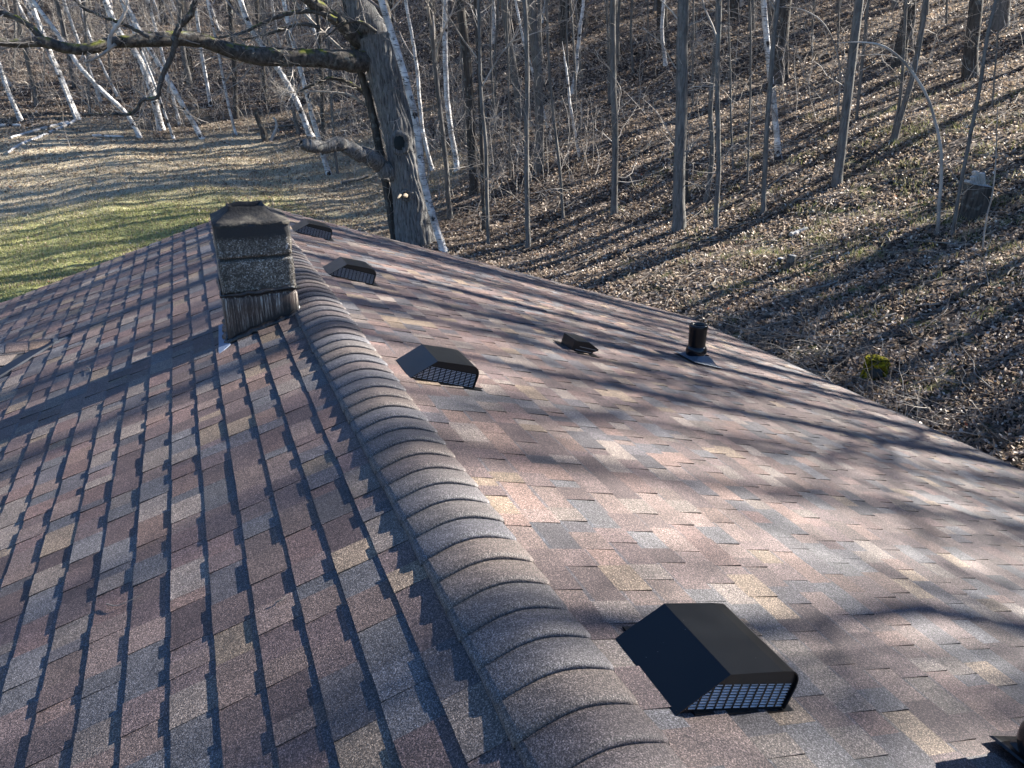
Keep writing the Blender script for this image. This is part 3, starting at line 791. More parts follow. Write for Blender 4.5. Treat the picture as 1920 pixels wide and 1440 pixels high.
PT("maple_tree", [(908, 430), (905, 300), (901, 150), (893, 0)], 8, 'dark', "dark slender trunk just behind its close neighbour by the roof edge", 14, 10)
PT("oak_tree", [(890, 362), (881, 233), (871, 100), (860, 0)], 16, 'dark', "thick dark trunk right of the upright white birch", 19, 16)
PT("maple_tree", [(990, 464), (987, 300), (988, 133), (983, 0)], 9, 'grey', "straight grey trunk rising right beside the roof edge at centre", 16, 14)
PT("maple_tree", [(1010, 318), (1011, 220), (1012, 140), (1001, 60), (998, 0)], 16, 'grey', "stout sunlit grey trunk forking low, behind the centre roof edge", 18, 16)
PT("maple_tree", [(975, 220), (967, 160), (957, 100), (947, 40), (940, 0)], 14, 'pale', "sunlit pale brown trunk leaning left with mossy dark foot", 18, 14)
PT("maple_tree", [(1057, 410), (1050, 320), (1040, 233), (1030, 120), (1024, 0)], 5.5, 'grey', "thin wavering trunk midway between the stout forking trunk and the slim forked one", 13, 10)
PT("birch_tree", [(1088, 302), (1075, 240), (1067, 183), (1060, 130), (1054, 78)], 6, 'birch', "small thin birch leaning left with a broken upper end", 0, 0, ext=False, low_only=True)
PT("oak_tree", [(1061, 78), (1060, 30), (1060, 0)], 16, 'dark', "dark trunk above the small broken birch at the top centre", 20, 14)
PT("oak_tree", [(1094, 46), (1090, 0)], 17, 'dark', "dark wide-footed trunk at the top centre, right of another dark one", 20, 14)
for pts, w, k, lb in (([(957, 334), (955, 200), (952, 60), (951, 0)], 4, 'grey', "thin pole tree just left of the straight centre trunk"),
                      ([(1080, 212), (1076, 100), (1070, 0)], 4, 'grey', "thin pole tree right of the small broken birch, taller one"),
                      ([(1090, 145), (1084, 60), (1078, 0)], 4, 'grey', "thin pole tree farther up behind the small broken birch"),
                      ([(1068, 265), (1066, 150), (1063, 60)], 4, 'grey', "thin pole tree touching the small broken birch"),
                      ([(1035, 264), (1017, 200), (1000, 140), (985, 90)], 5, 'birch', "pale thin birch leaning left behind the stout forking trunk"),
                      ([(812, 318), (797, 270), (787, 200), (780, 120), (765, 30)], 7, 'birch', "thin birch leaning left between the giant oak and upright white birch"),
                      ([(930, 250), (922, 150), (920, 0)], 4, 'grey', "thin pole tree right of the close pair by the roof"),
                      ([(873, 270), (868, 150), (858, 0)], 4, 'grey', "thin pole tree close against the thick dark trunk's left")):
    PT("birch_tree" if k == 'birch' else "pole_tree", pts, w, k, lb, 12, 8, .8, 5)
# left wood: leaning birches
for pts, w, k, lb in (([(40, 224), (17, 173), (0, 127), (-16, 70)], 8, 'birch', "leaning birch at the far left edge of the photo"),
                      ([(148, 222), (123, 160), (100, 107), (80, 57), (57, 0)], 10, 'birch', "leaning birch whose root plate sits by the two fallen white logs"),
                      ([(143, 224), (128, 190), (112, 150), (95, 110)], 5, 'birch', "thin twin stem left of the birch by the fallen white logs"),
                      ([(168, 214), (164, 110), (160, 40)], 5, 'grey', "upright thin grey stem between two leaning left birches"),
                      ([(262, 256), (245, 225), (187, 167), (143, 117), (110, 67), (60, 0)], 8, 'birch', "long strongly leaning birch crossing under the oak's mossy limb"),
                      ([(190, 190), (163, 117), (133, 33), (122, 0)], 6, 'birch', "leaning birch behind the strongly leaning long one"),
                      ([(222, 180), (190, 120), (165, 60), (150, 10)], 5, 'birch', "farther thin birch leaning left above the long leaning one"),
                      ([(304, 243), (287, 173), (260, 107), (217, 50), (195, 0)], 12, 'birch', "thickest leaning birch of the left cluster"),
                      ([(327, 260), (306, 205), (287, 150), (262, 90)], 5, 'birch', "slim birch with its foot just right of the thickest leaning one"),
                      ([(381, 258), (333, 177), (300, 123), (260, 57), (233, 0)], 9, 'birch', "white leaning birch with foot farthest right in the left cluster"),
                      ([(337, 232), (320, 160), (305, 100), (285, 30)], 6, 'birch', "leaning birch between the thickest one and the rightmost of the cluster"),
                      ([(395, 198), (377, 110), (367, 33), (362, 0)], 7, 'birch', "nearly upright birch behind the oak limb's hanging branch"),
                      ([(443, 252), (423, 167), (403, 67), (388, 0)], 5, 'birch', "thin straight leaning birch left of the dark snag"),
                      ([(357, 158), (346, 100), (338, 30)], 9, 'pale', "sunlit grey trunk seen below the oak's mossy limb"),
                      ([(443, 222), (438, 120), (430, 20)], 9, 'dark', "grey trunk in the shade left of the dark snag"),  # grey trunk whose shade is put into the dark bark colour
                      ([(585, 256), (537, 157), (500, 100), (463, 40), (449, 0)], 11, 'birch', "white birch leaning left, its foot over the broken oak stub's tip"),
                      ([(617, 325), (593, 250), (567, 143), (547, 67), (533, 0)], 9, 'birch', "white birch left of the oak, foot below the broken oak stub"),
                      ([(633, 324), (622, 200), (616, 60), (612, 0)], 5, 'grey', "thin stem standing beside the birch below the broken oak stub"),
                      ([(561, 250), (550, 200), (545, 120), (535, 30)], 7, 'pale', "pale grey trunk above the broken oak stub's tip"),
                      ([(608, 262), (604, 150), (596, 30)], 8, 'dark', "dark upright trunk between the oak and its leaning white birches"),
                      ([(25, 130), (30, 60), (28, 0)], 4, 'grey', "thin grey stem near the top left corner"),
                      ([(208, 155), (200, 60), (196, 0)], 4, 'grey', "thin grey stem behind the thickest leaning birch"),
                      ([(500, 190), (490, 100), (482, 0)], 8, 'dark', "dark trunk above the white curved snag")):
    PT("birch_tree" if k == 'birch' else "wood_tree", pts, w, k, lb, 15, 10, .8, 5)

# the giant oak
P0 = None
oak_px = [(790, 472), (784, 450), (766, 333), (754, 267), (728, 167), (713, 100), (703, 67)]
base = hit(775, 420); 
nrm = norm(np.array([base[0], base[1], 0.0]))
SCL = 24.0 / np.hypot(base[0], base[1])
o0 = np.array([0, 0, CAMZ])
def oakpt(p, dpt=0.0):
    d = ray(*p); t = (27.5 + dpt) / (d @ nrm); return o0 + d * t
foot = oakpt((798, 500)); foot[2] = ground(foot[0], foot[1])
def oakpath(pts, dp=0.0, n=40):
    k = np.linspace(0, 1, len(pts)); return resample(np.array([oakpt(p, dp * kk) for p, kk in zip(pts, k)]) - foot, n)
oak = thing("oak_tree", "giant old oak with furrowed grey bark, knot holes and spreading limbs behind the roof", "tree", tuple(foot))
TREES.append((foot[0], foot[1]))
zc = 24.0 / 1.0
def pxr(w): return w / F * 28.6 / 2
rg = np.random.default_rng(77)
def bark_rough(a, Nn, amp=.055, fr=26):
    z = np.linspace(0, 1, Nn)[:, None] * Nn * .12; A = a[None]
    return 1 + amp * (np.abs(np.sin(A * fr / 2 + 1.7 * np.sin(z * .9 + A * 3) + .8 * np.sin(z * 2.1))) - .5) + .03 * np.sin(A * 3 + z * .35) + .02 * np.sin(A * 5 - z * .6) + .012 * np.sin(z * 5 + A * 9)
n = 150
tp = np.vstack([[foot + np.array([.1, -.1, -.3]) - foot], np.array([oakpt(p) for p in oak_px]) - foot])
T = resample(tp, n); tot = np.linalg.norm(np.diff(T, axis=0), axis=1).sum(); zz = np.linspace(0, 1, n)
wr = np.interp(zz, [0, .12, .3, .5, .7, .9, 1], [84, 74, 62, 57, 54, 58, 60])
trunk = link("trunk", mesh("trunk", *tubes(T[None], pxr(wr)[None], 120, bark_rough), smooth=True), MOAK, oak)
LD = []
def limb(pts, w0, w1, dp=0, mat=MLIMB, n=60, S_=20, ext=0, wob=.35, name="limb"):
    P = oakpath(pts, dp, n)
    if ext:
        d = norm(P[-1] - P[-3]); cur = P[-1].copy(); E = [cur]
        for i in range(12):
            d = norm(d + rg.normal(0, .08, 3) + np.array([0, 0, .03])); cur = cur + d * ext / 12; E.append(cur.copy())
        P = resample(np.vstack([P[::6], E[1:]]), n)
    R = pxr(np.linspace(w0, w1 if not ext else w1 * .4, n)) * (1 + .07 * np.sin(np.linspace(0, 30, n)) + rg.normal(0, .02, n))
    wv = np.cumsum(rg.normal(0, 1, (n, 3)), 0); wv -= np.linspace(0, 1, n)[:, None] * wv[-1]; P = P + wv * pxr(w1) * wob * .25
    R[-1] *= .6
    o = link(name, mesh(name, *tubes(P[None], R[None], S_, lambda a, Nn: bark_rough(a, Nn, .04, 12)), smooth=True), mat, oak)
    LD.append((P, R)); return o
limb([(706, 75), (694, 40), (678, 10), (664, -20)], 46, 36, 0, MOAK, ext=8)
limb([(712, 80), (716, 40), (708, 0), (702, -20)], 34, 26, .6, MDARK, ext=8)
limb([(700, 112), (672, 114), (640, 111), (567, 108), (500, 106), (433, 97), (383, 80), (333, 77), (267, 80), (217, 83), (183, 93), (133, 93), (83, 80), (43, 80), (-20, 77)], 32, 9, -5.0, n=110, ext=3)
limb([(735, 330), (700, 303), (667, 285), (633, 272), (600, 276), (564, 268)], 30, 17, -2.0, MOAK, n=60)
limb([(676, 80), (657, 62), (632, 38), (600, 15), (570, -8)], 22, 13, -1.5, MLIMB, ext=5)
limb([(83, 78), (60, 53), (40, 40), (17, 30), (-15, 22)], 10, 6, 0, MLIMB, ext=3)
def dlimb(pts, w0, w1, dk, mat=MLIMB):
    n = 36; P = resample(np.array([oakpt(p, dk) for p in pts]) - foot, n); R = pxr(np.linspace(w0, w1, n))
    wv = rg.normal(0, pxr(w1) * .2, (n, 3)); P = P + wv
    link("branch", mesh("branch", *tubes(P[None], R[None], 10), smooth=True), mat, oak); LD.append((P, R))
dlimb([(325, 76), (337, 50), (353, 33), (367, 0), (372, -25)], 9, 7, -3.5)
dlimb([(330, 76), (320, 110), (307, 137), (299, 165), (297, 180), (280, 186), (267, 187), (258, 203), (247, 213), (215, 214), (180, 214), (158, 216)], 8, 2.5, -3.5)
dlimb([(217, 83), (205, 92), (195, 100), (184, 107), (160, 118)], 5, 2, -4.0, MTW)
dlimb([(205, 90), (206, 70), (225, 42), (235, 20), (240, -5)], 6, 3, -4.0, MTW)
dlimb([(280, 70), (230, 45), (185, 28), (150, 10), (135, -10)], 4.5, 4, -3.8)
dlimb([(632, 38), (600, 24), (560, 22), (520, 32), (480, 50), (440, 66), (405, 70)], 8, 3, -1.2)
dlimb([(600, 52), (570, 45), (530, 55), (490, 68), (455, 74)], 6, 2.5, -1.0)
dlimb([(700, 190), (670, 165), (640, 150), (620, 147), (585, 160), (555, 175)], 8, 3, .8)
dlimb([(690, 200), (660, 180), (600, 172), (560, 172), (530, 176)], 4, 2.5, .8, MTW)
dlimb([(705, 60), (685, 45), (660, 40), (640, 48), (610, 70)], 6, 2, -.8)
rg2 = np.random.default_rng(3); tw = []
for P, R in LD:
    P_, R_ = P[None], R[None]; Ln = np.linalg.norm(np.diff(P, axis=0), axis=1).sum()
    k = int(5 + Ln * 3.2)
    b1, r1 = grow(rg2, P_, R_, k, .12, 1, (min(.35, .9 / Ln), min(.7, 2.2 / Ln)), (30, 80), .15, 8, .3, .010, .22); tw.append(tubes(b1, np.minimum(r1, .022), 4))
    b2, r2 = grow(rg2, b1, np.minimum(r1, .02), 4, .2, 1, (.3, .7), (25, 65), .05, 5, .7, .007, .25); tw.append(tubes(b2, r2, 3))
    b3, r3 = grow(rg2, b2, r2, 2, .2, 1, (.4, .8), (25, 65), .0, 4, .8, .005, .25); tw.append(tubes(b3, r3, 3))
V, Q = cat(tw); link("twigs", mesh("twigs", V, Q), MTW, oak, kind="stuff")
# knot hollow, burl and cut stub on the trunk
def on_trunk(px, py, out): return oakpt((px, py), -out) - foot
def blobm(c_, rx, ry, rz, seed, amp=.2):
    bm = bmesh.new(); bmesh.ops.create_icosphere(bm, subdivisions=3, radius=1)
    for v_ in bm.verts:
        k = 1 + amp * mnoise.noise(v_.co * 2.2 + Vector((seed, 0, 0))) + amp * .4 * mnoise.noise(v_.co * 7)
        v_.co = Vector((v_.co.x * rx * k + c_[0], v_.co.y * ry * k + c_[1], v_.co.z * rz * k + c_[2]))
    me = bpy.data.meshes.new("blob"); bm.to_mesh(me); bm.free(); me.polygons.foreach_set("use_smooth", np.ones(len(me.polygons), bool)); return me
rad = pxr(57)
kc = on_trunk(750, 268, rad * .97)
ax = norm(np.array([-base[0], -base[1], .0]))[None][0]
def torus(c_, axd, R_, r_, n=32, m_=10, sq=1.25, jit=.12):
    axd = norm(np.asarray(axd)); u = norm(np.cross(axd, [0, 0, 1])); w = np.cross(axd, u); V = []; Fc = []
    for i in range(n):
        a = 2 * math.pi * i / n
        for j in range(m_):
            b_ = 2 * math.pi * j / m_; rr = r_ * (1 + jit * math.sin(5 * a + 2) + jit * math.sin(9 * a))
            V.append(c_ + (u * math.cos(a) + w * math.sin(a) * sq) * (R_ + rr * math.cos(b_)) + axd * rr * math.sin(b_))
            Fc.append((i * m_ + j, ((i + 1) % n) * m_ + j, ((i + 1) % n) * m_ + (j + 1) % m_, i * m_ + (j + 1) % m_))
    return V, Fc
link("knot_rim", mesh("knot_rim", *torus(kc, ax, .25, .085), smooth=True), MOAK, oak)
link("knot_hollow", blobm(kc + ax * .0, .22, .08, .29, 4, .1), M("hollow darkness", (.02, .026, .026), .85)[0], oak)  # solid blob coloured near-black in place of a shaded open hollow
kc2 = on_trunk(763, 366, rad * 1.02)
link("burl", mesh("burl", *torus(kc2, ax, .19, .07, sq=.8), smooth=True), MOAK, oak)
Pst = np.array([kc2 - ax * .2, kc2 + ax * .12 + np.array([-.05, 0, 0]), kc2 + ax * .27 + np.array([-.12, 0, .02])])
link("cut_branch_stub", mesh("cut_branch_stub", *tubes(resample(Pst, 8)[None], np.array([[.11, .1, .09, .085, .08, .08, .07, .01]]), 12), smooth=False), M("fresh cut wood", (.40, .32, .23), .85)[0], oak, label="pale cut branch stub low on the trunk")
Pst = np.array([kc2 - ax * .1 + [-.2, 0, .05], kc2 + ax * .2 + np.array([-.26, 0, .0]), kc2 + ax * .3 + np.array([-.33, 0, -.04])])
link("cut_branch_stub", mesh("cut_branch_stub", *tubes(resample(Pst, 6)[None], np.array([[.06, .06, .05, .05, .045, .01]]), 8)), bpy.data.materials["fresh cut wood"], oak)

# ------------------------------------------------------------------ the wood behind: shared shapes, one object each
def proto(kind, H, r0, seed, n1, q, lean=.03, low=6, S_=8):
    rg = np.random.default_rng(seed); n = 22; z = np.linspace(-.1, H, n)
    wv = np.cumsum(rg.normal(0, 1, (n, 2)), 0) * .05 * (H / 15); dx = rg.normal(0, lean, 2)
    T = np.stack([wv[:, 0] + dx[0] * z, wv[:, 1] + dx[1] * z, z], 1); T[:, :2] -= T[0, :2]
    R = flare(n, H, r0, .8, .4, r0 * 2.2)
    mt, mw = {'grey': (MGREY, MTW), 'dark': (MDARK, MTW), 'birch': (MBIRCH, MTWB)}[kind]
    a = mesh("trunk", *tubes(T[None], R[None], S_), smooth=True, mats=[mt])
    V, Q = crown(rg, T, R, H, int(n1 * .75), .25, q, .0055, low=16); b_ = mesh("branches", V, Q, mats=[mw])
    return a, b_
PROTO = {'grey': [proto('grey', 15, .10, 1, 15, .8), proto('grey', 17, .15, 2, 18, .9), proto('grey', 12, .065, 3, 11, .7), proto('grey', 16, .12, 4, 16, .8)],
         'dark': [proto('dark', 19, .22, 5, 20, 1.0), proto('dark', 15, .12, 6, 14, .8)],
         'birch': [proto('birch', 15, .12, 7, 14, .8, .05), proto('birch', 13, .09, 8, 12, .8, .05)],
         'thin': [proto('grey', 9, .035, 9, 8, .6, .04, 4, 5), proto('grey', 8, .028, 10, 6, .6, .06, 4, 5)]}
LAB = {'grey': ("slim bare grey-barked tree standing deep in the hillside wood", "grey trees of the wood behind"),
       'dark': ("dark-barked bare tree standing deep in the hillside wood", "dark trees of the wood behind"),
       'birch': ("white-barked birch standing deep in the hillside wood", "birches of the wood behind"),
       'thin': ("very thin bare young tree growing deep in the hillside wood", "thin young trees of the wood behind")}
rg = np.random.default_rng(2024)
pts_ = list(TREES); placed = 0; tries = 0
while placed < 299 and tries < 60000:
    tries += 1
    inshade = placed < 78
    if inshade: X, Y = rg.uniform(15, 60), rg.uniform(-10, 15)
    else:
        r_ = rg.uniform(30, 88); a = RAD(rg.uniform(-16, 62)); X, Y = r_ * math.sin(a), r_ * math.cos(a)
    g = float(ground(X, Y)); px, py, zc_ = project(np.array([X, Y, g]))
    infr = -30 < px < 1950 and py > -20 and zc_ > 0
    dist = math.hypot(X, Y)
    if infr:
        if py > 235 or (px > 1130 and (dist < 36 or py > 150)) : continue
        if px < 640 and py > 215: continue
        if inshade: continue
    if X < 12 and Y < 30: continue
    if X < 6 and Y < 45: continue
    ms = 1.5 if dist > 40 else 2.0
    if inshade: ms = 2.7
    if any((X - a_) ** 2 + (Y - b_) ** 2 < ms * ms for a_, b_ in pts_): continue
    pts_.append((X, Y)); placed += 1
    leftish = px < 700
    u = rg.random()
    if inshade: kind = 'grey' if u < .6 else ('dark' if u < .8 else 'birch')
    elif leftish: kind = 'birch' if u < .38 else ('grey' if u < .66 else ('dark' if u < .78 else 'thin'))
    else: kind = 'grey' if u < .48 else ('dark' if u < .68 else ('birch' if u < .80 else 'thin'))
    A, B = PROTO[kind][rg.integers(len(PROTO[kind]))]
    lean = rg.normal(0, .03, 2)
    if leftish and kind == 'birch': lean = np.array([-.18 + rg.normal(0, .07), rg.normal(0, .05)])
    nm = {'grey': 'wood_tree', 'dark': 'wood_tree', 'birch': 'birch_tree', 'thin': 'pole_tree'}[kind]
    t = thing(nm, LAB[kind][0], "tree", (X, Y, g), group=LAB[kind][1])
    t.rotation_euler = Matrix.Rotation(rg.uniform(0, 6.28), 4, 'Z').to_euler()
    q_ = Vector((lean[0], lean[1], 1)).normalized().to_track_quat('Z', 'Y') @ Matrix.Rotation(rg.uniform(0, 6.28), 4, 'Z').to_quaternion()
    t.rotation_euler = q_.to_euler()
    s = rg.uniform(.85, 1.2); t.scale = (s, s, s * rg.uniform(.9, 1.1))
    link("trunk", A, None, t); link("branches", B, None, t, kind="stuff")
# far wood as one mass of stems and brush
NW = 2600; r_ = rg.uniform(70, 190, NW); a = np.radians(rg.uniform(-22, 62, NW)); X, Y = r_ * np.sin(a), r_ * np.cos(a); g = ground(X, Y)
Hs = rg.uniform(9, 17, NW); npt = 6; zz = np.linspace(0, 1, npt)
P = np.stack([X[:, None] + np.cumsum(rg.normal(0, .12, (NW, npt)), 1), Y[:, None] + np.cumsum(rg.normal(0, .12, (NW, npt)), 1), g[:, None] - .2 + Hs[:, None] * zz[None]], -1)
P[:, :, 0] += ((X[:, None] < 30) * -.12 * Hs[:, None]) * zz[None] * rg.uniform(-.3, 1.6, (NW, 1))
R = rg.uniform(.05, .17, NW)[:, None] * (1 - .7 * zz[None])
sel = rg.random(NW) < .3
b1, r1 = grow(rg, P, R, 6, .25, 1, (.12, .3), (25, 60), .3, 4, .5, .02)
for nm, msk, mt in (("far_wood", ~sel, MGREY), ("far_birches", sel, MBIRCH)):
    V, Q = tubes(P[msk], R[msk], 5); link(nm, mesh(nm, V, Q), mt, kind='stuff', label="mass of bare trunks filling the farthest part of the wood" if nm == "far_wood" else "pale birch stems mixed into the farthest part of the wood")
V, Q = tubes(b1, r1, 3); link("far_branches", mesh("far_branches", V, Q), MTW, kind='stuff', label="tangle of bare branches in the farthest part of the wood")

# understorey brush
NBR = 2600; r_ = rg.uniform(30, 85, NBR); a = np.radians(rg.uniform(-16, 60, NBR)); X, Y = r_ * np.sin(a), r_ * np.cos(a)
ok = ~((X < 8) & (Y < 44)) & ~((X > 15) & (Y < 48) & (rg.random(NBR) < .8)); X, Y = X[ok], Y[ok]; g = ground(X, Y)
P = np.zeros((len(X), 6, 3)); cur = np.stack([X, Y, g - .05], 1); d = norm(np.stack([rg.normal(0, .3, len(X)), rg.normal(0, .3, len(X)), np.ones(len(X))], 1)); L = rg.uniform(.8, 4.2, len(X))[:, None] / 5
for j in range(6): P[:, j] = cur; d = norm(d + rg.normal(0, .16, d.shape)); cur = cur + d * L
R = np.full((len(X), 6), .014) * np.linspace(1, .5, 6)[None]
b1, r1 = grow(rg, P, R, 7, .2, 1, (.3, .6), (25, 70), .1, 5, .7, .009, .2); b2, r2 = grow(rg, b1, r1, 2, .3, 1, (.3, .7), (25, 70), .1, 3, .8, .007, .2)
V, Q = cat([tubes(P, R, 4), tubes(b1, r1, 3), tubes(b2, r2, 3)]); link("underbrush", mesh("underbrush", V, Q), MTW, kind='stuff')

# ------------------------------------------------------------------ leaf litter, grass, twigs on the ground
def scatter(n, r0, r1, a0, a1, rgx):
    r_ = r0 * (r1 / r0) ** rgx.random(n); a = np.radians(rgx.uniform(a0, a1, n)); return r_ * np.sin(a), r_ * np.cos(a)
rgl = np.random.default_rng(8)
NLF = 380000
X, Y = scatter(NLF, 9.5, 70, -20, 68, rgl)
ok = ~((X < XR + SL * C + .3) & (Y < YF + .6)); ok &= ~((X < 1 + rgl.normal(0, 2, NLF)) & (Y < 40 + rgl.normal(0, 2, NLF)) & (rgl.random(NLF) < .93)); ok &= rgl.random(NLF) < np.clip(.75 + .5 * np.sin(X * 1.7 + 1.3 * np.sin(Y * 1.1)) * np.sin(Y * 1.9 + np.sin(X * .8)) + .3 * np.sin(X * 4.1 + Y * 3.3), .2, 1); X, Y = X[ok], Y[ok]; n = len(X)
d_ = np.hypot(X, Y); sz = rgl.uniform(.022, .052, n) * (1 + np.clip(d_ - 12, 0, 60) / 55)
yaw = rgl.uniform(0, 6.283, n); tilt = np.abs(rgl.normal(0, .6, n)); roll = rgl.normal(0, .6, n); fold = rgl.uniform(.15, .9, n)
ax1 = np.stack([np.cos(yaw) * np.cos(tilt), np.sin(yaw) * np.cos(tilt), np.sin(tilt)], 1)
sd_ = np.stack([-np.sin(yaw) * np.cos(roll), np.cos(yaw) * np.cos(roll), np.sin(roll)], 1); up = norm(np.cross(ax1, sd_))
c0 = np.stack([X, Y, ground(X, Y) + rgl.uniform(.008, .05, n)], 1)
s_ = sz[:, None]; hgt = (sz * fold * .6)[:, None]
V = np.stack([c0 - ax1 * s_, c0 - ax1 * s_ * .25 + sd_ * s_ * .62 + up * hgt, c0 + ax1 * s_ * .95 + up * hgt * .5, c0 - ax1 * s_ * .25 - sd_ * s_ * .62 + up * hgt * .8, c0 + ax1 * s_ * .1], 1).reshape(-1, 3)
bI = np.arange(n)[:, None] * 5
Tq = np.concatenate([bI + np.array([[0, 4, 1]]), bI + np.array([[1, 4, 2]]), bI + np.array([[2, 4, 3]]), bI + np.array([[3, 4, 0]])], 1).reshape(-1, 3)
lc = np.array([(.12, .09, .07), (.20, .155, .12), (.31, .25, .20), (.46, .40, .33), (.14, .095, .07), (.20, .13, .09), (.06, .045, .038)])
pick_ = rgl.choice(len(lc), n, p=[.2, .22, .15, .10, .14, .05, .14]); cl_ = lc[pick_] * rgl.uniform(1.0, 2.3, (n, 1))
red = rgl.random(n) < .0012; cl_[red] = (.42, .08, .03)
m, nt, b = M("dead leaf", rough=.55, spec=.45)
a_ = attr(nt); nt.links.new(a_, b.inputs["Base Color"])
tr = N(nt, "ShaderNodeBsdfTranslucent"); nt.links.new(mix(nt, a_, (1, .8, .55), .25, 'MIX'), tr.inputs[0])
ms = N(nt, "ShaderNodeMixShader"); ms.inputs[0].default_value = .28; nt.links.new(b.outputs[0], ms.inputs[1]); nt.links.new(tr.outputs[0], ms.inputs[2])
nt.links.new(ms.outputs[0], nt.nodes["Material Output"].inputs[0])
link("leaf_litter", mesh("leaf_litter", V, Tq, np.repeat(cl_, 4, 0)), m, kind='stuff')
# grass blades
def grass(name, X, Y, h, w, cols, label=None):
    n = len(X); yaw = rgl.uniform(0, 6.283, n); l = rgl.normal(0, .5, (n, 2)); c0 = np.stack([X, Y, ground(X, Y)], 1)
    wv = np.stack([np.cos(yaw), np.sin(yaw), np.zeros(n)], 1) * w[:, None]; mid = c0 + np.stack([l[:, 0] * h * .4, l[:, 1] * h * .4, h * .6], 1); tip = c0 + np.stack([l[:, 0] * h, l[:, 1] * h, h * .9], 1)
    V = np.stack([c0 - wv, c0 + wv, mid + wv * .7, mid - wv * .7, tip], 1).reshape(-1, 3); bI = np.arange(n)[:, None] * 5
    Tq = np.concatenate([bI + np.array([[0, 1, 2]]), bI + np.array([[0, 2, 3]]), bI + np.array([[3, 2, 4]])], 1).reshape(-1, 3)
    m, nt, b = M(name, rough=.6, spec=.3); a_ = attr(nt); nt.links.new(a_, b.inputs["Base Color"])
    tr = N(nt, "ShaderNodeBsdfTranslucent"); nt.links.new(a_, tr.inputs[0]); ms = N(nt, "ShaderNodeMixShader"); ms.inputs[0].default_value = .4
    nt.links.new(b.outputs[0], ms.inputs[1]); nt.links.new(tr.outputs[0], ms.inputs[2]); nt.links.new(ms.outputs[0], nt.nodes["Material Output"].inputs[0])
    o = link(name, mesh(name, V, Tq, np.repeat(cols, 3, 0)), m, kind='stuff')
    if label: o['label'] = label
n = 60000; a = rgl.uniform(0, 6.283, n); r_ = np.sqrt(rgl.random(n)); u, w_ = 12.5 * r_ * np.cos(a), 6.4 * r_ * np.sin(a)
X = -7 + u * math.cos(.42) - w_ * math.sin(.42); Y = 29.5 + u * math.sin(.42) + w_ * math.cos(.42)
gc = np.array([(.26, .28, .08), (.40, .40, .14), (.55, .50, .27), (.15, .16, .05)])[rgl.integers(0, 4, n)]
grass("lawn_grass", X, Y, rgl.uniform(.03, .09, n), rgl.uniform(.006, .014, n), gc * rgl.uniform(.8, 1.2, (n, 1)), "short green lawn grass beyond the far end of the roof")
n = 50000; a = rgl.uniform(0, 6.283, n); r_ = np.sqrt(rgl.random(n)); X = -7 + 19 * r_ * np.cos(a); Y = 36 + 8 * r_ * np.sin(a)
dc = np.array([(.42, .35, .22), (.30, .25, .15), (.5, .44, .32), (.22, .18, .10)])[rgl.integers(0, 4, n)]
grass("dry_grass", X, Y, rgl.uniform(.04, .16, n), rgl.uniform(.006, .016, n), dc * rgl.uniform(.8, 1.2, (n, 1)), "matted pale dry grass between lawn and wood")
nt_ = 260; cx_, cy_ = rgl.normal(18.5, 4.0, nt_), rgl.normal(14, 4.5, nt_); ok = cx_ > 8.3; cx_, cy_ = cx_[ok], cy_[ok]
k = 45; X = np.repeat(cx_, k) + rgl.normal(0, .17, len(cx_) * k); Y = np.repeat(cy_, k) + rgl.normal(0, .17, len(cx_) * k); n = len(X)
gc = np.array([(.22, .24, .08), (.36, .33, .18), (.13, .15, .04), (.45, .40, .26)])[rgl.integers(0, 4, n)]
grass("hillside_grass", X, Y, rgl.uniform(.06, .20, n), rgl.uniform(.003, .007, n), gc, "sparse pale green tufts among the leaves on the right hillside")
# fallen sticks
n = 900; X, Y = scatter(n, 11, 60, -15, 62, rgl); ok = ~((X < XR + SL * C + .4) & (Y < YF + .8)) & ~((X < 2) & (Y < 40)); X, Y = X[ok], Y[ok]; n = len(X)
yaw = rgl.uniform(0, 6.28, n); L = rgl.uniform(.3, 2.0, n); P = np.zeros((n, 6, 3))
for j in range(6):
    x_ = X + np.cos(yaw) * L * (j / 5 - .5) + rgl.normal(0, .03, n); y_ = Y + np.sin(yaw) * L * (j / 5 - .5) + rgl.normal(0, .03, n); P[:, j] = np.stack([x_, y_, ground(x_, y_) + .04 + rgl.uniform(0, .05, n)], 1)
V, Q = tubes(P, np.full((n, 6), 1.0) * rgl.uniform(.006, .02, (n, 1)) * np.linspace(1, .5, 6)[None], 4)
mst = mat_twig("fallen sticks", (.10, .085, .07), (.36, .32, .27)); link("fallen_sticks", mesh("fallen_sticks", V, Q), mst, kind='stuff')
# brush pile and weeds by the right roof edge
def brush_at(px0, px1, py0, py1, n, lmin, lmax, flat, seed):
    rgb = np.random.default_rng(seed); P = np.zeros((n, 7, 3))
    base = np.array([hit(rgb.uniform(px0, px1), rgb.uniform(py0, py1)) for _ in range(n)])
    d = norm(np.stack([rgb.normal(0, 1, n), rgb.normal(0, 1, n), np.abs(rgb.normal(0, flat, n)) + .05], 1)); L = rgb.uniform(lmin, lmax, n)[:, None] / 6; cur = base.copy()
    for j in range(7): P[:, j] = cur; d = norm(d + rgb.normal(0, .15, d.shape) + [0, 0, -.04 if flat < 1 else .0]); cur = cur + d * L; cur[:, 2] = np.maximum(cur[:, 2], ground(cur[:, 0], cur[:, 1]) + .02)
    R = rgb.uniform(.003, .011, n)[:, None] * np.linspace(1, .45, 7)[None]
    b1, r1 = grow(rgb, P, R, 3, .3, 1, (.2, .5), (25, 60), 0, 5, .6, .003, .2)
    return cat([tubes(P, R, 5), tubes(b1, r1, 3)])
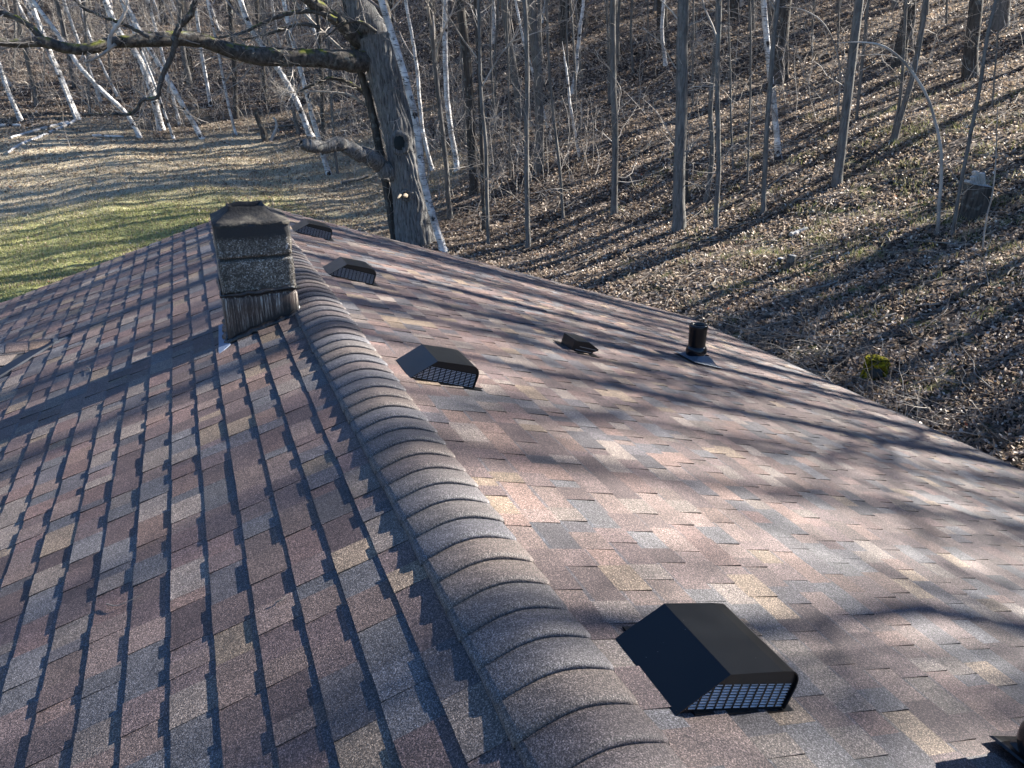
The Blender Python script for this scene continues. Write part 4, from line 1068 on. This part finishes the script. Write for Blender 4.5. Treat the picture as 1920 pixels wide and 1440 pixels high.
V, Q = cat([brush_at(1390, 1570, 615, 700, 90, .6, 2.2, .25, 1), brush_at(1600, 1830, 730, 860, 90, .3, 1.3, .35, 2)]); link("brush_pile", mesh("brush_pile", V, Q), mst, kind='stuff', label="tangled pale brushwood lying beside the right roof edge")
V, Q = cat([brush_at(1300, 1900, 480, 760, 60, .4, 1.2, 3.0, 3), brush_at(1480, 1900, 700, 900, 40, .4, 1.1, 3.0, 4)]); link("weed_stalks", mesh("weed_stalks", V, Q), mst, kind='stuff', label="thin dead weed stalks standing in the leaves on the right")

# ------------------------------------------------------------------ stumps and logs
mcut, nt, b = M("weathered cut wood", rough=.8); nt.links.new(ramp(nt, noi(nt, coord(nt, (1, 1, 1)), 25, 4), [(.3, (.30, .28, .25)), (.7, (.62, .60, .56))]), b.inputs["Base Color"])
mmoss, nt, b = M("bright moss", rough=.95, spec=.1); f = noi(nt, coord(nt), 14, 5, .7)
nt.links.new(ramp(nt, f, [(.38, (.010, .010, .003)), (.5, (.10, .095, .008)), (.68, (.38, .33, .02))]), b.inputs["Base Color"]); bump(nt, b, f, 1, .04)
def stump(P0, r0, h, name, label, bark=MDARK, moss=None, top=True, n=26, fl=.45, sh=.15):
    t = thing(name, label, "stump", tuple(P0)); rgq = np.random.default_rng(int(P0[0] * 100)); k = 9; V = []; Fc = []
    ph = rgq.uniform(0, 6, 4)
    for j in range(k):
        z = -.25 + (h + .25) * j / (k - 1)
        for i in range(n):
            a = 2 * math.pi * i / n; q = r0 * (1 + fl * math.exp(-max(z, 0) / (h * .35)) * (.6 + .4 * math.sin(a * 3 + ph[0])) + .07 * math.sin(5 * a + ph[1]) + .03 * math.sin(11 * a + ph[2]))
            V.append((q * math.cos(a), q * math.sin(a), z + (sh * r0 * math.cos(a + ph[3]) if j == k - 1 else 0)))
    for j in range(k - 1):
        for i in range(n): Fc.append((j * n + i, j * n + (i + 1) % n, (j + 1) * n + (i + 1) % n, (j + 1) * n + i))
    link("bark", mesh("bark", V, Fc), bark, t)
    rim = V[-n:]; V2 = [(x * .995, y * .995, z + .002) for x, y, z in rim] + [(x * .5, y * .5, h + .004 + .015) for x, y, z in rim] + [(0, 0, h + .02)]
    Fc = [(i, (i + 1) % n, n + (i + 1) % n, n + i) for i in range(n)] + [(n + i, n + (i + 1) % n, 2 * n) for i in range(n)]
    link("cut_face", mesh("cut_face", V2, Fc), moss or mcut, t)
    return t
P0 = hit(1824, 402); P0[2] -= .1; zc = 17.5
t = stump(P0, .30, .78, "tree_stump", "big grey cut stump with splintered wood on top, right hillside", MDARK, fl=.35)
V, Q = join([box(-.10, .08, -.02, .03, 0, .20)]); 
t2 = thing("split_wood", "grey splintered slabs of wood lying on top of the big stump", "wood", (P0[0] - .02, P0[1], P0[2] + .80))
for i, (dx, ry, L_) in enumerate(((-.10, -.5, .22), (.0, -.45, .34), (.06, -.4, .30), (-.16, -1.2, .26))):
    o = link("slab", mesh("slab", *box(-.035, .035, -.07, .07, -.02, L_)), mcut, t2, (dx, rnd.uniform(-.05, .05), 0), (rnd.uniform(-.1, .1), ry, 0)); bevel(o, .01, 1)
P0 = hit(1482, 503); stump(P0, .10, .30, "tree_stump", "small dark cut stump in the leaves below the pale log", MDARK)
P0 = hit(1462, 494); stump(P0, .07, .12, "tree_stump", "tiny low stump just left of the small dark cut stump", MDARK)
P0 = hit(1640, 703); P0[2] -= .03; t = stump(P0, .19, .30, "mossy_stump", "bright yellow-green mossy stump near the right roof edge", mmoss, mmoss, fl=.25, sh=.3)
o = link("moss_cushion", blobm((0, 0, .27), .21, .2, .10, 6, .35), mmoss, t)
o = link("hollow", blobm((-.12, -.13, .12), .10, .10, .10, 2, .3), bpy.data.materials["hollow darkness"], t)  # the hollow's shade is put into a solid dark blob
P0 = hit(498, 266); t = thing("snag", "short dark broken snag at the foot of the left wood", "snag", tuple(P0))
Pq = np.array([[0, 0, -.2], [-.05, 0, .5], [-.25, 0, 1.1], [-.33, 0, 1.6]]); link("trunk", mesh("trunk", *tubes(resample(Pq, 16)[None], (np.linspace(.22, .10, 16) * (1 + rnd.uniform(-.1, .1)))[None], 12)), MDARK, t)
P0 = hit(506, 264); t = thing("snag", "curved white barkless snag right of the dark broken one", "snag", tuple(P0))
Pq = np.array([[0, 0, -.1], [.25, 0, .35], [.42, 0, .7], [.40, 0, 1.0], [.28, 0, 1.15]]); link("trunk", mesh("trunk", *tubes(resample(Pq, 20)[None], np.linspace(.10, .05, 20)[None], 10), smooth=True), mcut, t)
def log(p0, p1, wpx, mat, name, label, lift=.5):
    A, B = hit(*p0), hit(*p1); zc = ((A + B) / 2 - o0) @ (-RM[:, 2]); r_ = wpx / F * zc / 2; A[2] += r_ * lift; B[2] += r_ * lift; c_ = (A + B) / 2
    t = thing(name, label, "log", tuple(c_)); k = 14; P = A + (B - A) * np.linspace(0, 1, k)[:, None]; P += np.random.default_rng(len(label)).normal(0, r_ * .15, P.shape)
    P[:, 2] = np.maximum(P[:, 2], ground(P[:, 0], P[:, 1]) + r_ * .3); P = P - c_
    V, Q = tubes(P[None], np.full((1, k), r_) * np.linspace(1, .75, k)[None], 12)
    link("bark", mesh("bark", V, Q, smooth=True), mat, t)
    for idx, e in ((0, P[0]), (1, P[-1])):
        rim = V[:12] if idx == 0 else V[-12:]; link("cut_end", mesh("cut_end", np.vstack([rim, [e]]), [(i, (i + 1) % 12, 12) for i in range(12)]), mcut, t)
log((1483, 444), (1512, 431), 10, mcut, "fallen_log", "short pale barkless log on the right hillside above the small stump")
log((140, 229), (15, 289), 6, MBIRCH, "fallen_log", "longer fallen birch log sloping down left toward the lawn")
log((128, 231), (20, 260), 6, MBIRCH, "fallen_log", "fallen birch log above and left of the longer one")
log((173, 256), (232, 258), 5, MBIRCH, "fallen_log", "short white fallen log below the strongly leaning birch")
log((0, 237), (40, 236), 6, MBIRCH, "fallen_log", "white fallen log at the far left edge")
log((1165, 307), (1262, 252), 6, MDARK, "fallen_log", "long thin dark fallen log between the slim and the sturdy trunk")
log((1262, 545), (1415, 537), 4, MGREY, "fallen_log", "thin fallen stem lying level on the lower right hillside")
log((640, 345), (690, 333), 7, MGREY, "fallen_log", "grey fallen wood left of the giant oak's foot")
log((465, 246), (580, 232), 4, MGREY, "fallen_log", "thin sunlit fallen pole behind the dark snag")

# small debris on the shingles
def roof_twig(pxs, r_, label, sg=-1):
    P = np.array([np.array(roof_hit(sg, *p)[2]) + np.array([sg * S, 0, C]) * (.011 + r_) for p in pxs]); c_ = P.mean(0)
    t = link("fallen_twig", mesh("fallen_twig", *tubes(resample(P - c_, 14)[None], np.linspace(r_, r_ * .4, 14)[None], 6), smooth=True), mst, None, tuple(c_))
    t['label'] = label; t['category'] = "twig"
roof_twig([(203, 1137), (225, 1140), (245, 1132), (272, 1118)], .0025, "small bent twig lying on the left slope shingles near the bottom left")
roof_twig([(520, 1135), (532, 1130), (541, 1122)], .003, "tiny pale twig on the left slope below the ridge caps")
roof_twig([(165, 692), (170, 694), (172, 700)], .004, "dark scrap of twig on the left slope above the chimney's shadow")
